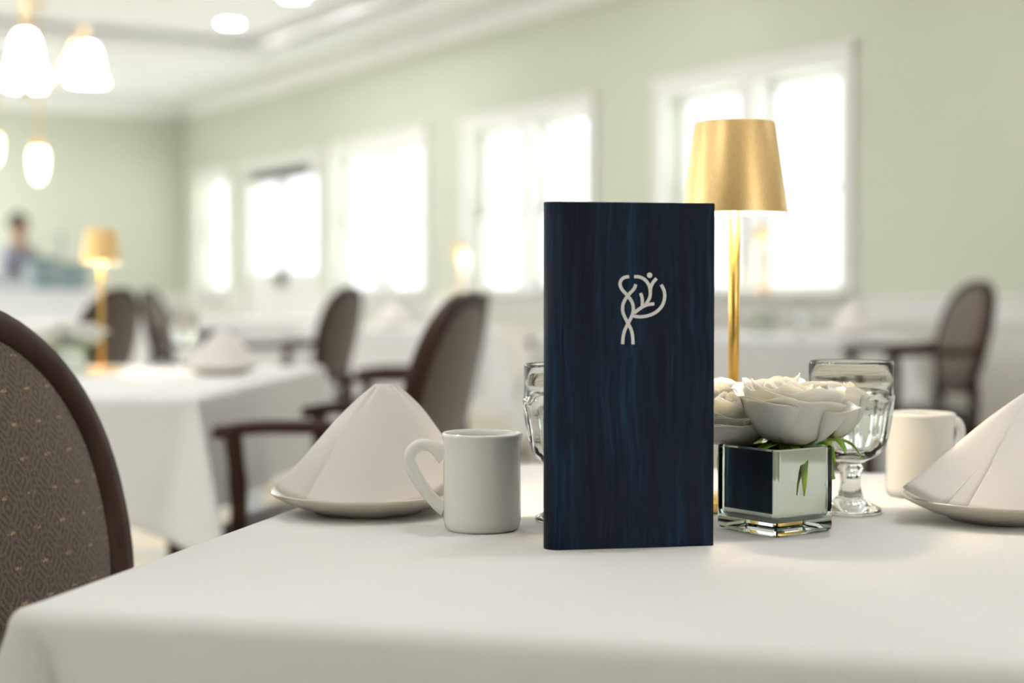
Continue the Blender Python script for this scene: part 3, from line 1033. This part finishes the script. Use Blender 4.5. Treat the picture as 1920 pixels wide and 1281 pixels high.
# ------------------------------------------------------------------ mirrored cube vase
def cube_vase(label, loc, rz, S=0.074, H=0.0765):
    t_ = thing('cube_vase', label, 'vase', loc, rz, 'mirrored cube vases')
    bm = bmesh.new()
    # outer glass cube with open well: outer box, inner well
    def sq(h, z, r=0.004):
        pts = []
        for (sx_, sy_, a0) in ((1, 1, 0), (-1, 1, 90), (-1, -1, 180), (1, -1, 270)):
            for k in range(5):
                a = R(a0 + 22.5 * k)
                pts.append(bm.verts.new((sx_ * (h - r) + r * math.cos(a), sy_ * (h - r) + r * math.sin(a), z)))
        return pts
    h = S / 2
    loops = [sq(h - 0.003, 0.0), sq(h - 0.0008, 0.0015), sq(h, 0.004), sq(h, H - 0.0015), sq(h - 0.0012, H), sq(h - 0.0034, H), sq(h - 0.0042, H - 0.0012), sq(h - 0.0042, 0.016), sq(h - 0.008, 0.0115), ]
    for A, Bq in zip(loops, loops[1:]):
        for i in range(20):
            j = (i + 1) % 20
            bm.faces.new((A[i], A[j], Bq[j], Bq[i]))
    bm.faces.new(loops[0]); bm.faces.new(loops[-1])
    from_bm('glass_body', bm, 'vase_glass', t_, smooth=False)
    bm = bmesh.new()
    hi = h - 0.0044
    loops = [sq(hi - 0.006, 0.0122, 0.006), sq(hi - 0.0004, 0.0168, 0.004), sq(hi, 0.02, 0.004), sq(hi, H - 0.002, 0.004), sq(hi - 0.0012, H - 0.002, 0.004), sq(hi - 0.0012, 0.02, 0.004)]
    for A, Bq in zip(loops, loops[1:]):
        for i in range(20):
            j = (i + 1) % 20
            bm.faces.new((A[i], A[j], Bq[j], Bq[i]))
    bm.faces.new(loops[0]); bm.faces.new(loops[-1])
    from_bm('silvered_liner', bm, 'mirror_silver', t_, smooth=False)
    return t_
vf = at(1455, 1011, TZ)
VS = 0.074
va = math.atan2(0.6, 0.8)
vdir_r = Vector((0.8, 0.6, 0)); vdir_l = Vector((-0.6, 0.8, 0))
vc = vf + (vdir_r + vdir_l) * (VS / 2)
cube_vase('mirrored glass cube vase of white roses beside the menu', (vc.x, vc.y, TZ + 0.0005), va)

# ------------------------------------------------------------------ roses
def petal_mesh(Rr, H, phi, cup, curl, seed, nu=10, nv=9, base_r=0.006, z0=0.0):
    """a cupped petal: opens outwards with height, rim rolled back"""
    bm = bmesh.new()
    rnd = random.Random(seed)
    w1, w2 = rnd.uniform(-1, 1), rnd.uniform(0, 6.28)
    rows = []
    for j in range(nv + 1):
        v_ = j / nv
        row = []
        for i in range(nu + 1):
            u = -1 + 2 * i / nu
            top = 1 - 0.16 * abs(u) ** 2.2 - 0.05 * math.cos(u * 5 + w2) * abs(u)
            vv = v_ * top
            rad = base_r + (Rr - base_r) * math.sin(min(1, vv * 1.08) * math.pi / 2) ** cup
            rad += curl * Rr * max(0, vv - 0.70) ** 1.5 * 3.2 * (1 - 0.25 * u * u)
            z = z0 + H * (vv - 0.9 * curl * max(0, vv - 0.74) ** 1.6 * 3)
            ang = u * phi * (0.35 + 0.65 * math.sin(min(1, v_ * 1.35) * math.pi / 2))
            rad *= 1 + 0.05 * math.sin(u * 4 + w2) * vv + 0.03 * math.sin(u * 9 + w1 * 3) * max(0, vv - 0.6)
            row.append(bm.verts.new((rad * math.cos(ang), rad * math.sin(ang), z + 0.0012 * math.sin(u * 7 + w2) * vv)))
        rows.append(row)
    for A, Bq in zip(rows, rows[1:]):
        for i in range(nu):
            bm.faces.new((A[i], A[i + 1], Bq[i + 1], Bq[i]))
    return bm

def rose(label, loc, tilt=(0, 0), rz=0.0, size=1.0, group='white roses in the near vase', sepal_spec=None, seed=1, detail=True):
    t_ = thing('rose', label, 'rose', loc, rz, group)
    t_.rotation_euler = (tilt[0], tilt[1], rz)
    t_.scale = (size,) * 3
    rnd = random.Random(seed)
    layers = [  # n, R, H, phi, cup, curl
        (3, 0.0085, 0.046, 1.5, 0.45, 0.0),
        (4, 0.0145, 0.048, 1.15, 0.5, 0.05),
        (5, 0.0210, 0.050, 0.95, 0.55, 0.10),
        (5, 0.0290, 0.0505, 0.85, 0.6, 0.16),
        (5, 0.0365, 0.0515, 0.86, 0.50, 0.26),
        (5, 0.0425, 0.0470, 0.90, 0.50, 0.36),
    ]
    if not detail:
        layers = [layers[0], layers[2], layers[4], layers[5]]
    for li, (n_, Rr, H, phi, cup, curl) in enumerate(layers):
        for k in range(n_):
            a = 2 * math.pi * k / n_ + li * 0.9 + rnd.uniform(-0.12, 0.12)
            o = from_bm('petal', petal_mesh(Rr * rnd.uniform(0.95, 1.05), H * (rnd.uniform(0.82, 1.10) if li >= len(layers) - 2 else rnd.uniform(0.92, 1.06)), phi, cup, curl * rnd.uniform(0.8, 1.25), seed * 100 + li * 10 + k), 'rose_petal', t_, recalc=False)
            o.rotation_euler = (0, 0, a)
            solid(o, 0.0005, 0)
    bm = bmesh.new(); tube(bm, [(0, 0, -0.035), (0, 0, -0.012), (0, 0, -0.004), (0, 0, 0.004)], [0.0028, 0.0028, 0.006, 0.0085], 10)
    from_bm('stem', bm, 'leaf_green', t_)
    for (a, ln, wd, droop) in (sepal_spec or [(0.3, 0.03, 0.004, 0.02), (1.6, 0.03, 0.004, 0.02), (2.9, 0.03, 0.004, 0.02), (4.1, 0.03, 0.004, 0.02), (5.3, 0.03, 0.004, 0.02)]):
        bm = bmesh.new()
        rows = []
        for j in range(9):
            u = j / 8
            r_ = 0.006 + ln * math.sin(u * 1.35) * 0.82
            z = 0.0015 - droop * u ** 2.2
            ww = wd * (math.sin(math.pi * (0.18 + 0.8 * u)) + 0.05)
            rows.append([bm.verts.new((r_, -ww, z)), bm.verts.new((r_, 0, z - 0.0008)), bm.verts.new((r_, ww, z))])
        for A, Bq in zip(rows, rows[1:]):
            for i in range(2):
                bm.faces.new((A[i], A[i + 1], Bq[i + 1], Bq[i]))
        o = from_bm('sepal', bm, 'leaf_green', t_)
        o.rotation_euler = (0, 0, a)
        solid(o, 0.0006, 0)
    return t_
RZ0 = TZ + 0.0755
def vpt(px, Y):
    return Vector(((px - 960) / F * Y, Y, 0))
ra = vpt(1478, 1.392); rose('large open white rose at the front of the mirrored vase', (ra.x, ra.y, RZ0 + 0.001), (R(6), R(3)), 0.4, 1.14, seed=3,
     sepal_spec=[(-1.30 - 0.4, 0.040, 0.0042, 0.034), (-2.6 - 0.4, 0.040, 0.0045, 0.020), (0.2 - 0.4, 0.040, 0.005, 0.020), (1.6, 0.03, 0.004, 0.012), (-0.75, 0.030, 0.0035, 0.016)])
rb_ = vpt(1372, 1.428); rose('white rose on the vase side nearest the menu', (rb_.x, rb_.y, RZ0 - 0.002), (R(3), R(-14)), 1.3, 1.02, seed=7)
rc = vpt(1548, 1.432); rose('white rose leaning out right towards the goblet', (rc.x, rc.y, RZ0 - 0.001), (R(4), R(20)), 2.2, 1.0, seed=11)
rd = vpt(1450, 1.462); rose('white rose at the back of the mirrored vase', (rd.x, rd.y, RZ0 + 0.002), (R(-10), R(-2)), 0.9, 1.08, seed=15)

# ------------------------------------------------------------------ table lamps
def table_lamp(label, loc, group='gold table lamps', rz=0.0):
    t_ = thing('table_lamp', label, 'lamp', loc, rz, group)
    bm = bmesh.new(); lathe(bm, [(0, 0), (0.049, 0), (0.050, 0.001), (0.050, 0.009), (0.0485, 0.011), (0.012, 0.0125), (0.0, 0.0125)], 48)
    from_bm('base', bm, 'gold_pole', t_)
    bm = bmesh.new(); lathe(bm, [(0, 0.012), (0.0054, 0.012), (0.0054, 0.345), (0, 0.345)], 24)
    from_bm('pole', bm, 'gold_pole', t_)
    bm = bmesh.new()
    zb, zt = 0.291, 0.380
    lathe(bm, [(0.0522, zb), (0.0393, zt - 0.001), (0.0386, zt), (0.0, zt), ], 72)
    bmesh.ops.recalc_face_normals(bm, faces=bm.faces[:])
    sh = from_bm('shade', bm, 'gold_shade', t_)
    for p in sh.data.polygons:
        p.use_smooth = abs(p.normal.z) < 0.7
    bm = bmesh.new(); lathe(bm, [(0.0515, zb), (0.0384, zt - 0.0025), (0, zt - 0.0025)], 72)
    from_bm('shade_lining', bm, 'shade_inside', sh)
    bm = bmesh.new(); lathe(bm, [(0.0515, zb), (0.0522, zb)], 72)
    bm2 = bmesh.new(); lathe(bm2, [(0.0056, 0.338), (0.026, 0.338), (0.026, 0.345), (0.0056, 0.345)], 12, closed=True)
    from_bm('led_diffuser', bm2, 'led', t_)
    from_bm('shade_rim', bm, 'gold_shade', sh)
    return t_
plp = vpt(1376, 1.53)
lamp0 = table_lamp('gold table lamp with lit shade right behind the menu', (plp.x, plp.y, TZ + 0.0006))

# ------------------------------------------------------------------ chairs
def chair(label, loc, rz, arms=True, sc=1.0, group='oval back dining chairs'):
    t_ = thing('dining_chair', label, 'chair', loc, rz, group)
    # back: oval ring, leaning back; local front is -y
    CZc, A_, B_, lean = 0.752, 0.245, 0.228, R(12)
    yb = 0.235
    def bp(x, zrel, d=0.0):
        # x across, zrel from oval centre, d towards the front
        y = yb + math.sin(lean) * zrel - d - 0.35 * x * x
        return Vector((x, y, CZc + zrel * math.cos(lean)))
    def oval(k, a):
        ca, sa = math.cos(a), math.sin(a)
        e = 2 / 2.25
        return (A_ * k * math.copysign(abs(ca) ** e, ca), B_ * k * math.copysign(abs(sa) ** e, sa))
    n = 72
    bm = bmesh.new()
    rings = []
    for i in range(n):
        a = 2 * math.pi * i / n
        sec = []
        for (k, d) in ((1.0, -0.016), (1.0, 0.010), (0.985, 0.018), (0.93, 0.020), (0.865, 0.016), (0.855, 0.008), (0.855, -0.018), (0.93, -0.022), (0.985, -0.020)):
            x, z = oval(k, a)
            sec.append(bm.verts.new(bp(x, z, d)))
        rings.append(sec)
    for i in range(n):
        A, Bq = rings[i], rings[(i + 1) % n]
        for k in range(9):
            j = (k + 1) % 9
            bm.faces.new((A[k], A[j], Bq[j], Bq[k]))
    bfr = from_bm('back_frame', bm, 'chair_wood', t_)
    for nm, dd, sg in (('backrest', 0.012, 1), ('rear_panel', -0.018, -1)):
        bm = bmesh.new()
        prev = None
        for j in range(11):
            k = 0.87 * (1 - j / 10)
            d = dd + sg * (0.026 if sg > 0 else 0.012) * (1 - (k / 0.87) ** 3)
            if j == 10:
                c_ = bm.verts.new(bp(0, 0, d))
                for i in range(n):
                    bm.faces.new((prev[i], prev[(i + 1) % n], c_))
            else:
                row = []
                for i in range(n):
                    x, z = oval(k, 2 * math.pi * i / n)
                    row.append(bm.verts.new(bp(x, z, d)))
                if prev:
                    for i in range(n):
                        bm.faces.new((prev[i], prev[(i + 1) % n], row[(i + 1) % n], row[i]))
                prev = row
        from_bm(nm, bm, 'chair_fabric', t_)
    # seat
    bm = bmesh.new(); box(bm, -0.235, 0.235, -0.245, 0.215, 0.36, 0.42, 0.012, 2)
    from_bm('seat_frame', bm, 'chair_wood', t_, smooth=False)
    bm = bmesh.new(); box(bm, -0.23, 0.23, -0.24, 0.19, 0.421, 0.485, 0.028, 4)
    from_bm('seat', bm, 'seat_vinyl', t_)
    for sx_ in (-1, 1):
        bm = bmesh.new(); tube(bm, catmull([(sx_ * 0.205, -0.215, 0.36), (sx_ * 0.207, -0.22, 0.18), (sx_ * 0.208, -0.225, 0.0)], 4), [0.024, 0.023, 0.022, 0.021, 0.020, 0.019, 0.018, 0.017, 0.016], 12, power=3.5)
        from_bm('leg', bm, 'chair_wood', t_)
        bm = bmesh.new(); tube(bm, catmull([(sx_ * 0.195, 0.19, 0.40), (sx_ * 0.20, 0.205, 0.2), (sx_ * 0.205, 0.25, 0.0)], 4), [0.024, 0.023, 0.022, 0.021, 0.020, 0.019, 0.018, 0.017, 0.016], 12, power=3.5)
        from_bm('leg', bm, 'chair_wood', t_)
        bm = bmesh.new(); tube(bm, catmull([(sx_ * 0.195, 0.19, 0.38), (sx_ * 0.185, 0.195, 0.48), bp(sx_ * 0.185, -0.165)], 5), 0.02, 12, power=3.5)
        from_bm('back_post', bm, 'chair_wood', t_)
        if arms:
            bm = bmesh.new()
            pth = catmull([bp(sx_ * 0.236, -0.03), (sx_ * 0.262, 0.13, 0.705), (sx_ * 0.272, 0.02, 0.705), (sx_ * 0.27, -0.10, 0.702), (sx_ * 0.265, -0.18, 0.690)], 5)
            tube(bm, pth, 0.02, 12, sx=1.1, sy=0.72, power=3)
            arm = from_bm('armrest', bm, 'chair_wood', t_)
            bm = bmesh.new(); tube(bm, catmull([(sx_ * 0.268, -0.145, 0.695), (sx_ * 0.262, -0.135, 0.56), (sx_ * 0.228, -0.15, 0.40)], 5), 0.018, 12, power=3)
            from_bm('arm_post', bm, 'chair_wood', arm)
    if sc != 1.0:
        t_.scale = (sc,) * 3
    return t_
def chair_by_back(bx, by, face):
    """origin of a chair whose oval centre stands over bx, by and that faces along face (unit 2d)"""
    rz = math.atan2(face[0], -face[1])
    return (bx + 0.235 * face[0], by + 0.235 * face[1], 0), rz
# foreground chair at the left side of the near table (no arms, seat tucked under the cloth)
fn = Vector((e_front.x, e_front.y))
rim = vpt(247, 1.64)
bc_ = Vector((rim.x - 0.042, rim.y)) - Vector((e_left.x, e_left.y)) * 0.243
loc, rz = chair_by_back(bc_.x, bc_.y, fn)
chair('dark wood oval back chair close at the left edge, brown patterned fabric', loc, rz, arms=False)
# armchair behind the left napkin, seen from behind
fc = Vector((-0.98, 0.20)).normalized()
loc, rz = chair_by_back(-0.138, 3.30, fc)
ch2 = chair('dark wood armchair behind the near napkin, facing the left table', loc, rz)
chs = [
    # back centre X, Y, facing, label, scale
    (-0.135, 5.12, (-1, 0.02), 'dark armchair hidden behind the front armchair, only its armrest showing', 1.0),
    (0.56, 8.9, (-0.95, 0.3), 'dark armchair beside the menu left edge at the window table', 1.0),
    (vpt(1808, 6.35).x, 6.35, (-0.995, -0.08), 'dark oval back armchair at the right against the cream wainscot', 1.05),
    (vpt(637, 7.4).x, 7.4, (-0.97, 0.24), 'dark armchair with grey back left of the middle, below the third window', 1.03),
    (vpt(205, 7.0).x, 7.0, (-0.965, 0.26), 'dark oval back chair behind the left gold lamp', 1.02),
    (vpt(292, 9.6).x, 9.6, (0.99, -0.05), 'dark oval back chair at the far left table turned to the right', 1.02),
]
for X, Y, fcx, lb, sc in chs:
    fv = Vector(fcx).normalized()
    loc, rz = chair_by_back(X, Y, fv)
    dup(ch2, loc, rz, lb, scale=sc)

# ------------------------------------------------------------------ tables behind
def bg_table(corner_px, corner_y, ang, wd, dp, drop, lt, lc, seed, side='right'):
    c = at(corner_px, corner_y, TZ)
    ex_ = Vector((math.cos(ang), math.sin(ang), 0)); ey_ = Vector((-math.sin(ang), math.cos(ang), 0))
    cen = c - ex_ * (wd / 2) + ey_ * (dp / 2) if side == 'right' else c + ex_ * (wd / 2) + ey_ * (dp / 2)
    table_with_cloth(cen.x, cen.y, ang, wd, dp, drop, lt, lc, seed, flare=0.42, wave=0.010)
    return cen
cL = bg_table(369, 746, R(-4.0), 1.25, 1.35, 0.23, 'left dining table behind the near chair', 'white tablecloth on the left table with a gold lamp', 2.1)
cR = bg_table(1702, 636, R(-4), 1.7, 1.2, 0.36, 'dining table in front of the lamp window', 'white tablecloth on the table right of the menu by the wall', 4.4)
cC = bg_table(935, 618, R(2), 1.15, 1.1, 0.36, 'dining table beyond the front armchair', 'white tablecloth on the table between armchair and menu', 6.2)
cD = bg_table(606, 601, R(3), 1.3, 1.0, 0.30, 'far dining table before the glazed door', 'white tablecloth on the far table before the glazed door', 8.5)
cE = bg_table(268, 610, R(-3), 1.0, 1.0, 0.36, 'far left dining table before the counter', 'white tablecloth on the far left table before the counter', 9.7)

def set_on(px, Y):
    return (vpt(px, Y).x, Y, TZ + 0.001)
# left table: lamp, roses, napkin on plate, goblet
lp = set_on(190, 4.12); dup(lamp0, lp, 0, 'gold table lamp standing on the left table')
pp = set_on(414, 4.02); plate('cream plate on the left table', pp)
napkin('pale folded napkin on the left table', (pp[0], pp[1], TZ), R(20), NB, (0.0, -0.004, 0.112))
vp_ = set_on(132, 3.95); cube_vase('mirrored cube vase of roses on the left table', vp_, R(20))
for i, (dx, dy, lb) in enumerate(((-0.032, -0.015, 'cream rose left in the vase on the left table'), (0.032, -0.012, 'cream rose right in the vase on the left table'), (0.0, 0.03, 'cream rose rear in the vase on the left table'))):
    rose(lb, (vp_[0] + dx, vp_[1] + dy, TZ + 0.078), (0, R(14 if dx > 0 else -14 if dx < 0 else 0)), i * 1.1, 1.15, 'cream roses on the left table', seed=30 + i, detail=False)
gp = set_on(345, 4.45); goblet('water goblet on the left table beside the napkin', gp, 0, group='water goblets', seg=48)
# right table: napkin, goblet, roses, mug
pp = set_on(1598, 7.45); plate('white plate on the table right of the menu', pp)
napkin('white folded napkin on the table right of the menu', (pp[0], pp[1], TZ), R(-15), NB, (0.0, -0.004, 0.135), scale=1.25)
goblet('water goblet on the table right of the menu', set_on(1503, 7.5), 0, seg=48)
vp_ = set_on(1430, 7.7); cube_vase('mirrored cube vase of roses on the table right of the menu', vp_, R(25))
for i, (dx, dy, lb) in enumerate(((-0.032, -0.015, 'white rose left in the vase right of the menu, rear table'), (0.032, -0.012, 'white rose right in the vase right of the menu, rear table'))):
    rose(lb, (vp_[0] + dx, vp_[1] + dy, TZ + 0.078), (0, R(14 if dx > 0 else -14)), i * 1.1, 0.95, 'white roses on the rear right table', seed=40 + i, detail=False)
# middle table: two napkins on plates
for px, Y, lb in ((735, 9.5, 'left'), (835, 9.35, 'right')):
    pp = set_on(px, Y); plate('white plate %s on the table beyond the front armchair' % lb, pp)
    napkin('white folded napkin %s on the table beyond the front armchair' % lb, (pp[0], pp[1], TZ), R(10), NB, (0.0, -0.004, 0.13), scale=1.2)
# lamps on the window sills
def on_sill(px, off):
    # wall point under a pixel column, on the sill
    k = None
    d = Vector(((px - 960) / F, 1, 0))
    nrm = WM.to_3x3() @ Vector((0, 1, 0))
    p0 = W0 + nrm * off
    tt = (p0.dot(nrm)) / d.dot(nrm)
    q = d * tt
    return (q.x, q.y, SILL + 0.0305)
dup(lamp0, on_sill(1430, 0.075), 0, 'small gold table lamp on the sill of the lamp window')
dup(lamp0, on_sill(862, 0.075), 0, 'small gold table lamp on the sill left of the second window')

# ------------------------------------------------------------------ serving counter, guard, person
ct = thing('serving_counter', 'long white serving counter at the far left', 'counter', (0, 0, 0))
ct.matrix_world = WM
cs0, cs1, ct0, ct1 = 8.6, 9.3, 1.62, 8.8
boxes('counter_body', [(cs0, cs1, ct0, ct1, 0.0, 0.96)], 'counter_white', ct)
boxes('countertop', [(cs0 - 0.04, cs1 + 0.04, ct0 - 0.04, ct1, 0.96, 1.0)], 'counter_white', ct, bevel=0.006)
for k in range(6):
    boxes('front_panel', [(cs0 - 0.015, cs0, ct0 + 0.08 + k * 1.18, ct0 + 1.18 + k * 1.18, 0.15, 0.88)], 'counter_white', ct, bevel=0.004)
sg_ = thing('sneeze_guard', 'glass sneeze guard with steel posts on the serving counter', 'glass guard', (0, 0, 0))
sg_.matrix_world = WM
for k in range(4):
    tt = ct0 + 0.45 + k * 1.2
    bm = bmesh.new(); tube(bm, [(cs0 + 0.12, tt, 1.0), (cs0 + 0.12, tt, 1.55)], 0.02, 10)
    from_bm('post', bm, 'teal_metal', sg_)
for k in range(3):
    tt = ct0 + 0.45 + k * 1.2
    boxes('pane', [(cs0 + 0.115, cs0 + 0.125, tt + 0.03, tt + 1.17, 1.12, 1.5)], 'window_glass', sg_)
boxes('top_shelf', [(cs0 + 0.02, cs0 + 0.42, ct0 + 0.4, ct0 + 4.1, 1.552, 1.57)], 'window_glass', sg_)
for k in range(5):
    tt = ct0 + 1.0 + k * 0.62
    p = thing('food_pan', 'steel food pan in the counter, place %s from the lamp side' % ('one', 'two', 'three', 'four', 'five')[k], 'pan', WM @ Vector((cs0 + 0.38, tt, 1.0)), WA, 'steel pans on the counter')
    boxes('tray', [(-0.16, 0.16, -0.26, 0.26, 0.0, 0.06)], 'steel', p, bevel=0.01)
    boxes('lid', [(-0.15, 0.15, -0.25, 0.25, 0.061, 0.11)], 'steel' if k % 2 else 'teal_metal', p, bevel=0.02)

for k, (tt, hh) in enumerate(((1.86, 0.22), (1.86 + 0.3, 0.28))):
    p = thing('drink_dispenser', 'dark teal drink dispenser on the counter, %s' % ('nearest the lamp', 'beside the person')[k], 'dispenser', WM @ Vector((cs0 + 0.5, tt, 1.0)), WA, 'drink dispensers on the counter')
    boxes('body', [(-0.12, 0.12, -0.12, 0.12, 0.0, hh)], 'teal_metal', p, bevel=0.015)
    boxes('lid', [(-0.125, 0.125, -0.125, 0.125, hh + 0.001, hh + 0.03)], 'dark_metal', p, bevel=0.008)
    boxes('spout', [(-0.17, -0.12, -0.015, 0.015, 0.10, 0.13), (-0.17, -0.145, -0.012, 0.012, 0.07, 0.10)], 'steel', p)

def skin_obj(name, verts, edges, radii, material, parent, root=0, sub=2):
    me = bpy.data.meshes.new(name)
    me.from_pydata([Vector(v_) for v_ in verts], edges, [])
    me.materials.append(MATS[material])
    o = bpy.data.objects.new(name, me)
    link(o, parent)
    md = o.modifiers.new('skin', 'SKIN'); md.use_smooth_shade = True
    sv = me.skin_vertices[0].data
    for i, r_ in enumerate(radii):
        sv[i].radius = r_ if isinstance(r_, tuple) else (r_, r_)
        sv[i].use_root = (i == root)
    md2 = o.modifiers.new('smooth', 'SUBSURF'); md2.levels = sub; md2.render_levels = sub
    return o
pp = atd(36, 470, 15.9)
pr = thing('person', 'dark haired person in a grey and maroon top standing behind the counter', 'person', (pp.x, pp.y, 0), R(70))
V = [(0, 0, 0.95), (0, 0, 1.10), (0, 0.01, 1.28), (0, 0.01, 1.42), (0, 0.0, 1.50), (0, -0.01, 1.57), (0, -0.015, 1.66), (0, -0.01, 1.74),
     (0.10, 0, 0.88), (0.11, -0.01, 0.50), (0.11, 0.02, 0.09), (0.12, -0.13, 0.03),
     (-0.10, 0, 0.88), (-0.11, -0.01, 0.50), (-0.11, 0.02, 0.09), (-0.12, -0.13, 0.03),
     (0.19, 0.01, 1.39), (0.26, -0.02, 1.13), (0.22, -0.24, 1.06), (0.20, -0.33, 1.05),
     (-0.19, 0.01, 1.39), (-0.25, 0.0, 1.13), (-0.19, -0.22, 1.06), (-0.17, -0.31, 1.05)]
E = [(0, 1), (1, 2), (2, 3), (3, 4), (4, 5), (5, 6), (6, 7), (0, 8), (8, 9), (9, 10), (10, 11), (0, 12), (12, 13), (13, 14), (14, 15), (3, 16), (16, 17), (17, 18), (18, 19), (3, 20), (20, 21), (21, 22), (22, 23)]
Rd = [(0.15, 0.10), (0.14, 0.095), (0.16, 0.11), (0.13, 0.09), (0.055, 0.055), (0.07, 0.075), (0.078, 0.095), (0.06, 0.07), (0.09, 0.09), 0.06, 0.042, (0.045, 0.03), (0.09, 0.09), 0.06, 0.042, (0.045, 0.03),
      0.06, 0.045, 0.034, 0.03, 0.06, 0.045, 0.034, 0.03]
skin_obj('body', V, E, Rd, 'skin', pr)
sh_i = [0, 1, 2, 3, 16, 17, 20, 21]
mp_ = {v_: i for i, v_ in enumerate(sh_i)}
skin_obj('shirt', [V[i] for i in sh_i] + [(0, 0.005, 1.455), (0.245, -0.09, 1.10), (-0.225, -0.08, 1.10)],
         [(0, 1), (1, 2), (2, 3), (3, 4), (4, 5), (3, 6), (6, 7), (3, 8), (5, 9), (7, 10)],
         [(0.175, 0.125), (0.165, 0.12), (0.185, 0.13), (0.15, 0.11), 0.075, 0.06, 0.075, 0.06, (0.075, 0.07), 0.052, 0.052], 'shirt_grey', pr)
skin_obj('apron', [(0.0, -0.115, 0.7), (0.0, -0.12, 1.0), (0.0, -0.115, 1.25)], [(0, 1), (1, 2)], [(0.15, 0.03), (0.14, 0.03), (0.08, 0.03)], 'counter_white', pr)
skin_obj('sleeve', [(0.20, 0.01, 1.38), (0.262, -0.02, 1.13), (0.245, -0.12, 1.09)], [(0, 1), (1, 2)], [0.085, 0.068, 0.06], 'shirt_maroon', pr)
skin_obj('trousers', [(0, 0, 0.97), (0.10, 0, 0.86), (0.11, -0.01, 0.50), (0.11, 0.02, 0.12), (-0.10, 0, 0.86), (-0.11, -0.01, 0.50), (-0.11, 0.02, 0.12)],
         [(0, 1), (1, 2), (2, 3), (0, 4), (4, 5), (5, 6)], [(0.17, 0.12), 0.105, 0.078, 0.065, 0.105, 0.078, 0.065], 'trousers_dark', pr)
bm = bmesh.new()
bmesh.ops.create_uvsphere(bm, u_segments=24, v_segments=16, radius=1.0)
for v_ in bm.verts:
    c = v_.co.copy()
    back = 1.0
    if c.y < -0.45 and c.z < 0.1:
        c *= 0.80
    v_.co = Vector((c.x * 0.095, c.y * 0.112 + 0.012, c.z * 0.115 + 1.685))
from_bm('hair', bm, 'hair_dark', pr)
for sx_ in (-1, 1):
    bm = bmesh.new(); bmesh.ops.create_uvsphere(bm, u_segments=10, v_segments=8, radius=0.011, matrix=Matrix.Translation((sx_ * 0.03, -0.098, 1.655)))
    from_bm('eye', bm, 'eye_dark', pr)
    bm = bmesh.new(); bmesh.ops.create_uvsphere(bm, u_segments=10, v_segments=8, radius=0.02, matrix=Matrix.Translation((sx_ * 0.088, -0.005, 1.64)) @ Matrix.Diagonal((0.5, 0.9, 1.5, 1)))
    from_bm('ear', bm, 'skin', pr)
    for fgi in range(5):
        hx = (0.20 if sx_ > 0 else -0.17) + (fgi - 2) * 0.014
        ln = (0.045, 0.07, 0.075, 0.07, 0.055)[fgi]
        bm = bmesh.new(); tube(bm, [(hx, -0.33, 1.05), (hx, -0.33 - ln * 0.6, 1.05), (hx, -0.33 - ln, 1.04)], [0.009, 0.008, 0.006], 8)
        from_bm('finger', bm, 'skin', pr)
bm = bmesh.new(); bmesh.ops.create_cone(bm, cap_ends=True, segments=10, radius1=0.016, radius2=0.006, depth=0.05, matrix=Matrix.Translation((0, -0.108, 1.635)) @ Matrix.Rotation(R(-18), 4, 'X'))
from_bm('nose', bm, 'skin', pr)
bm = bmesh.new(); box(bm, -0.022, 0.022, -0.101, -0.09, 1.592, 1.602, 0.003)
from_bm('mouth', bm, 'shirt_maroon', pr)
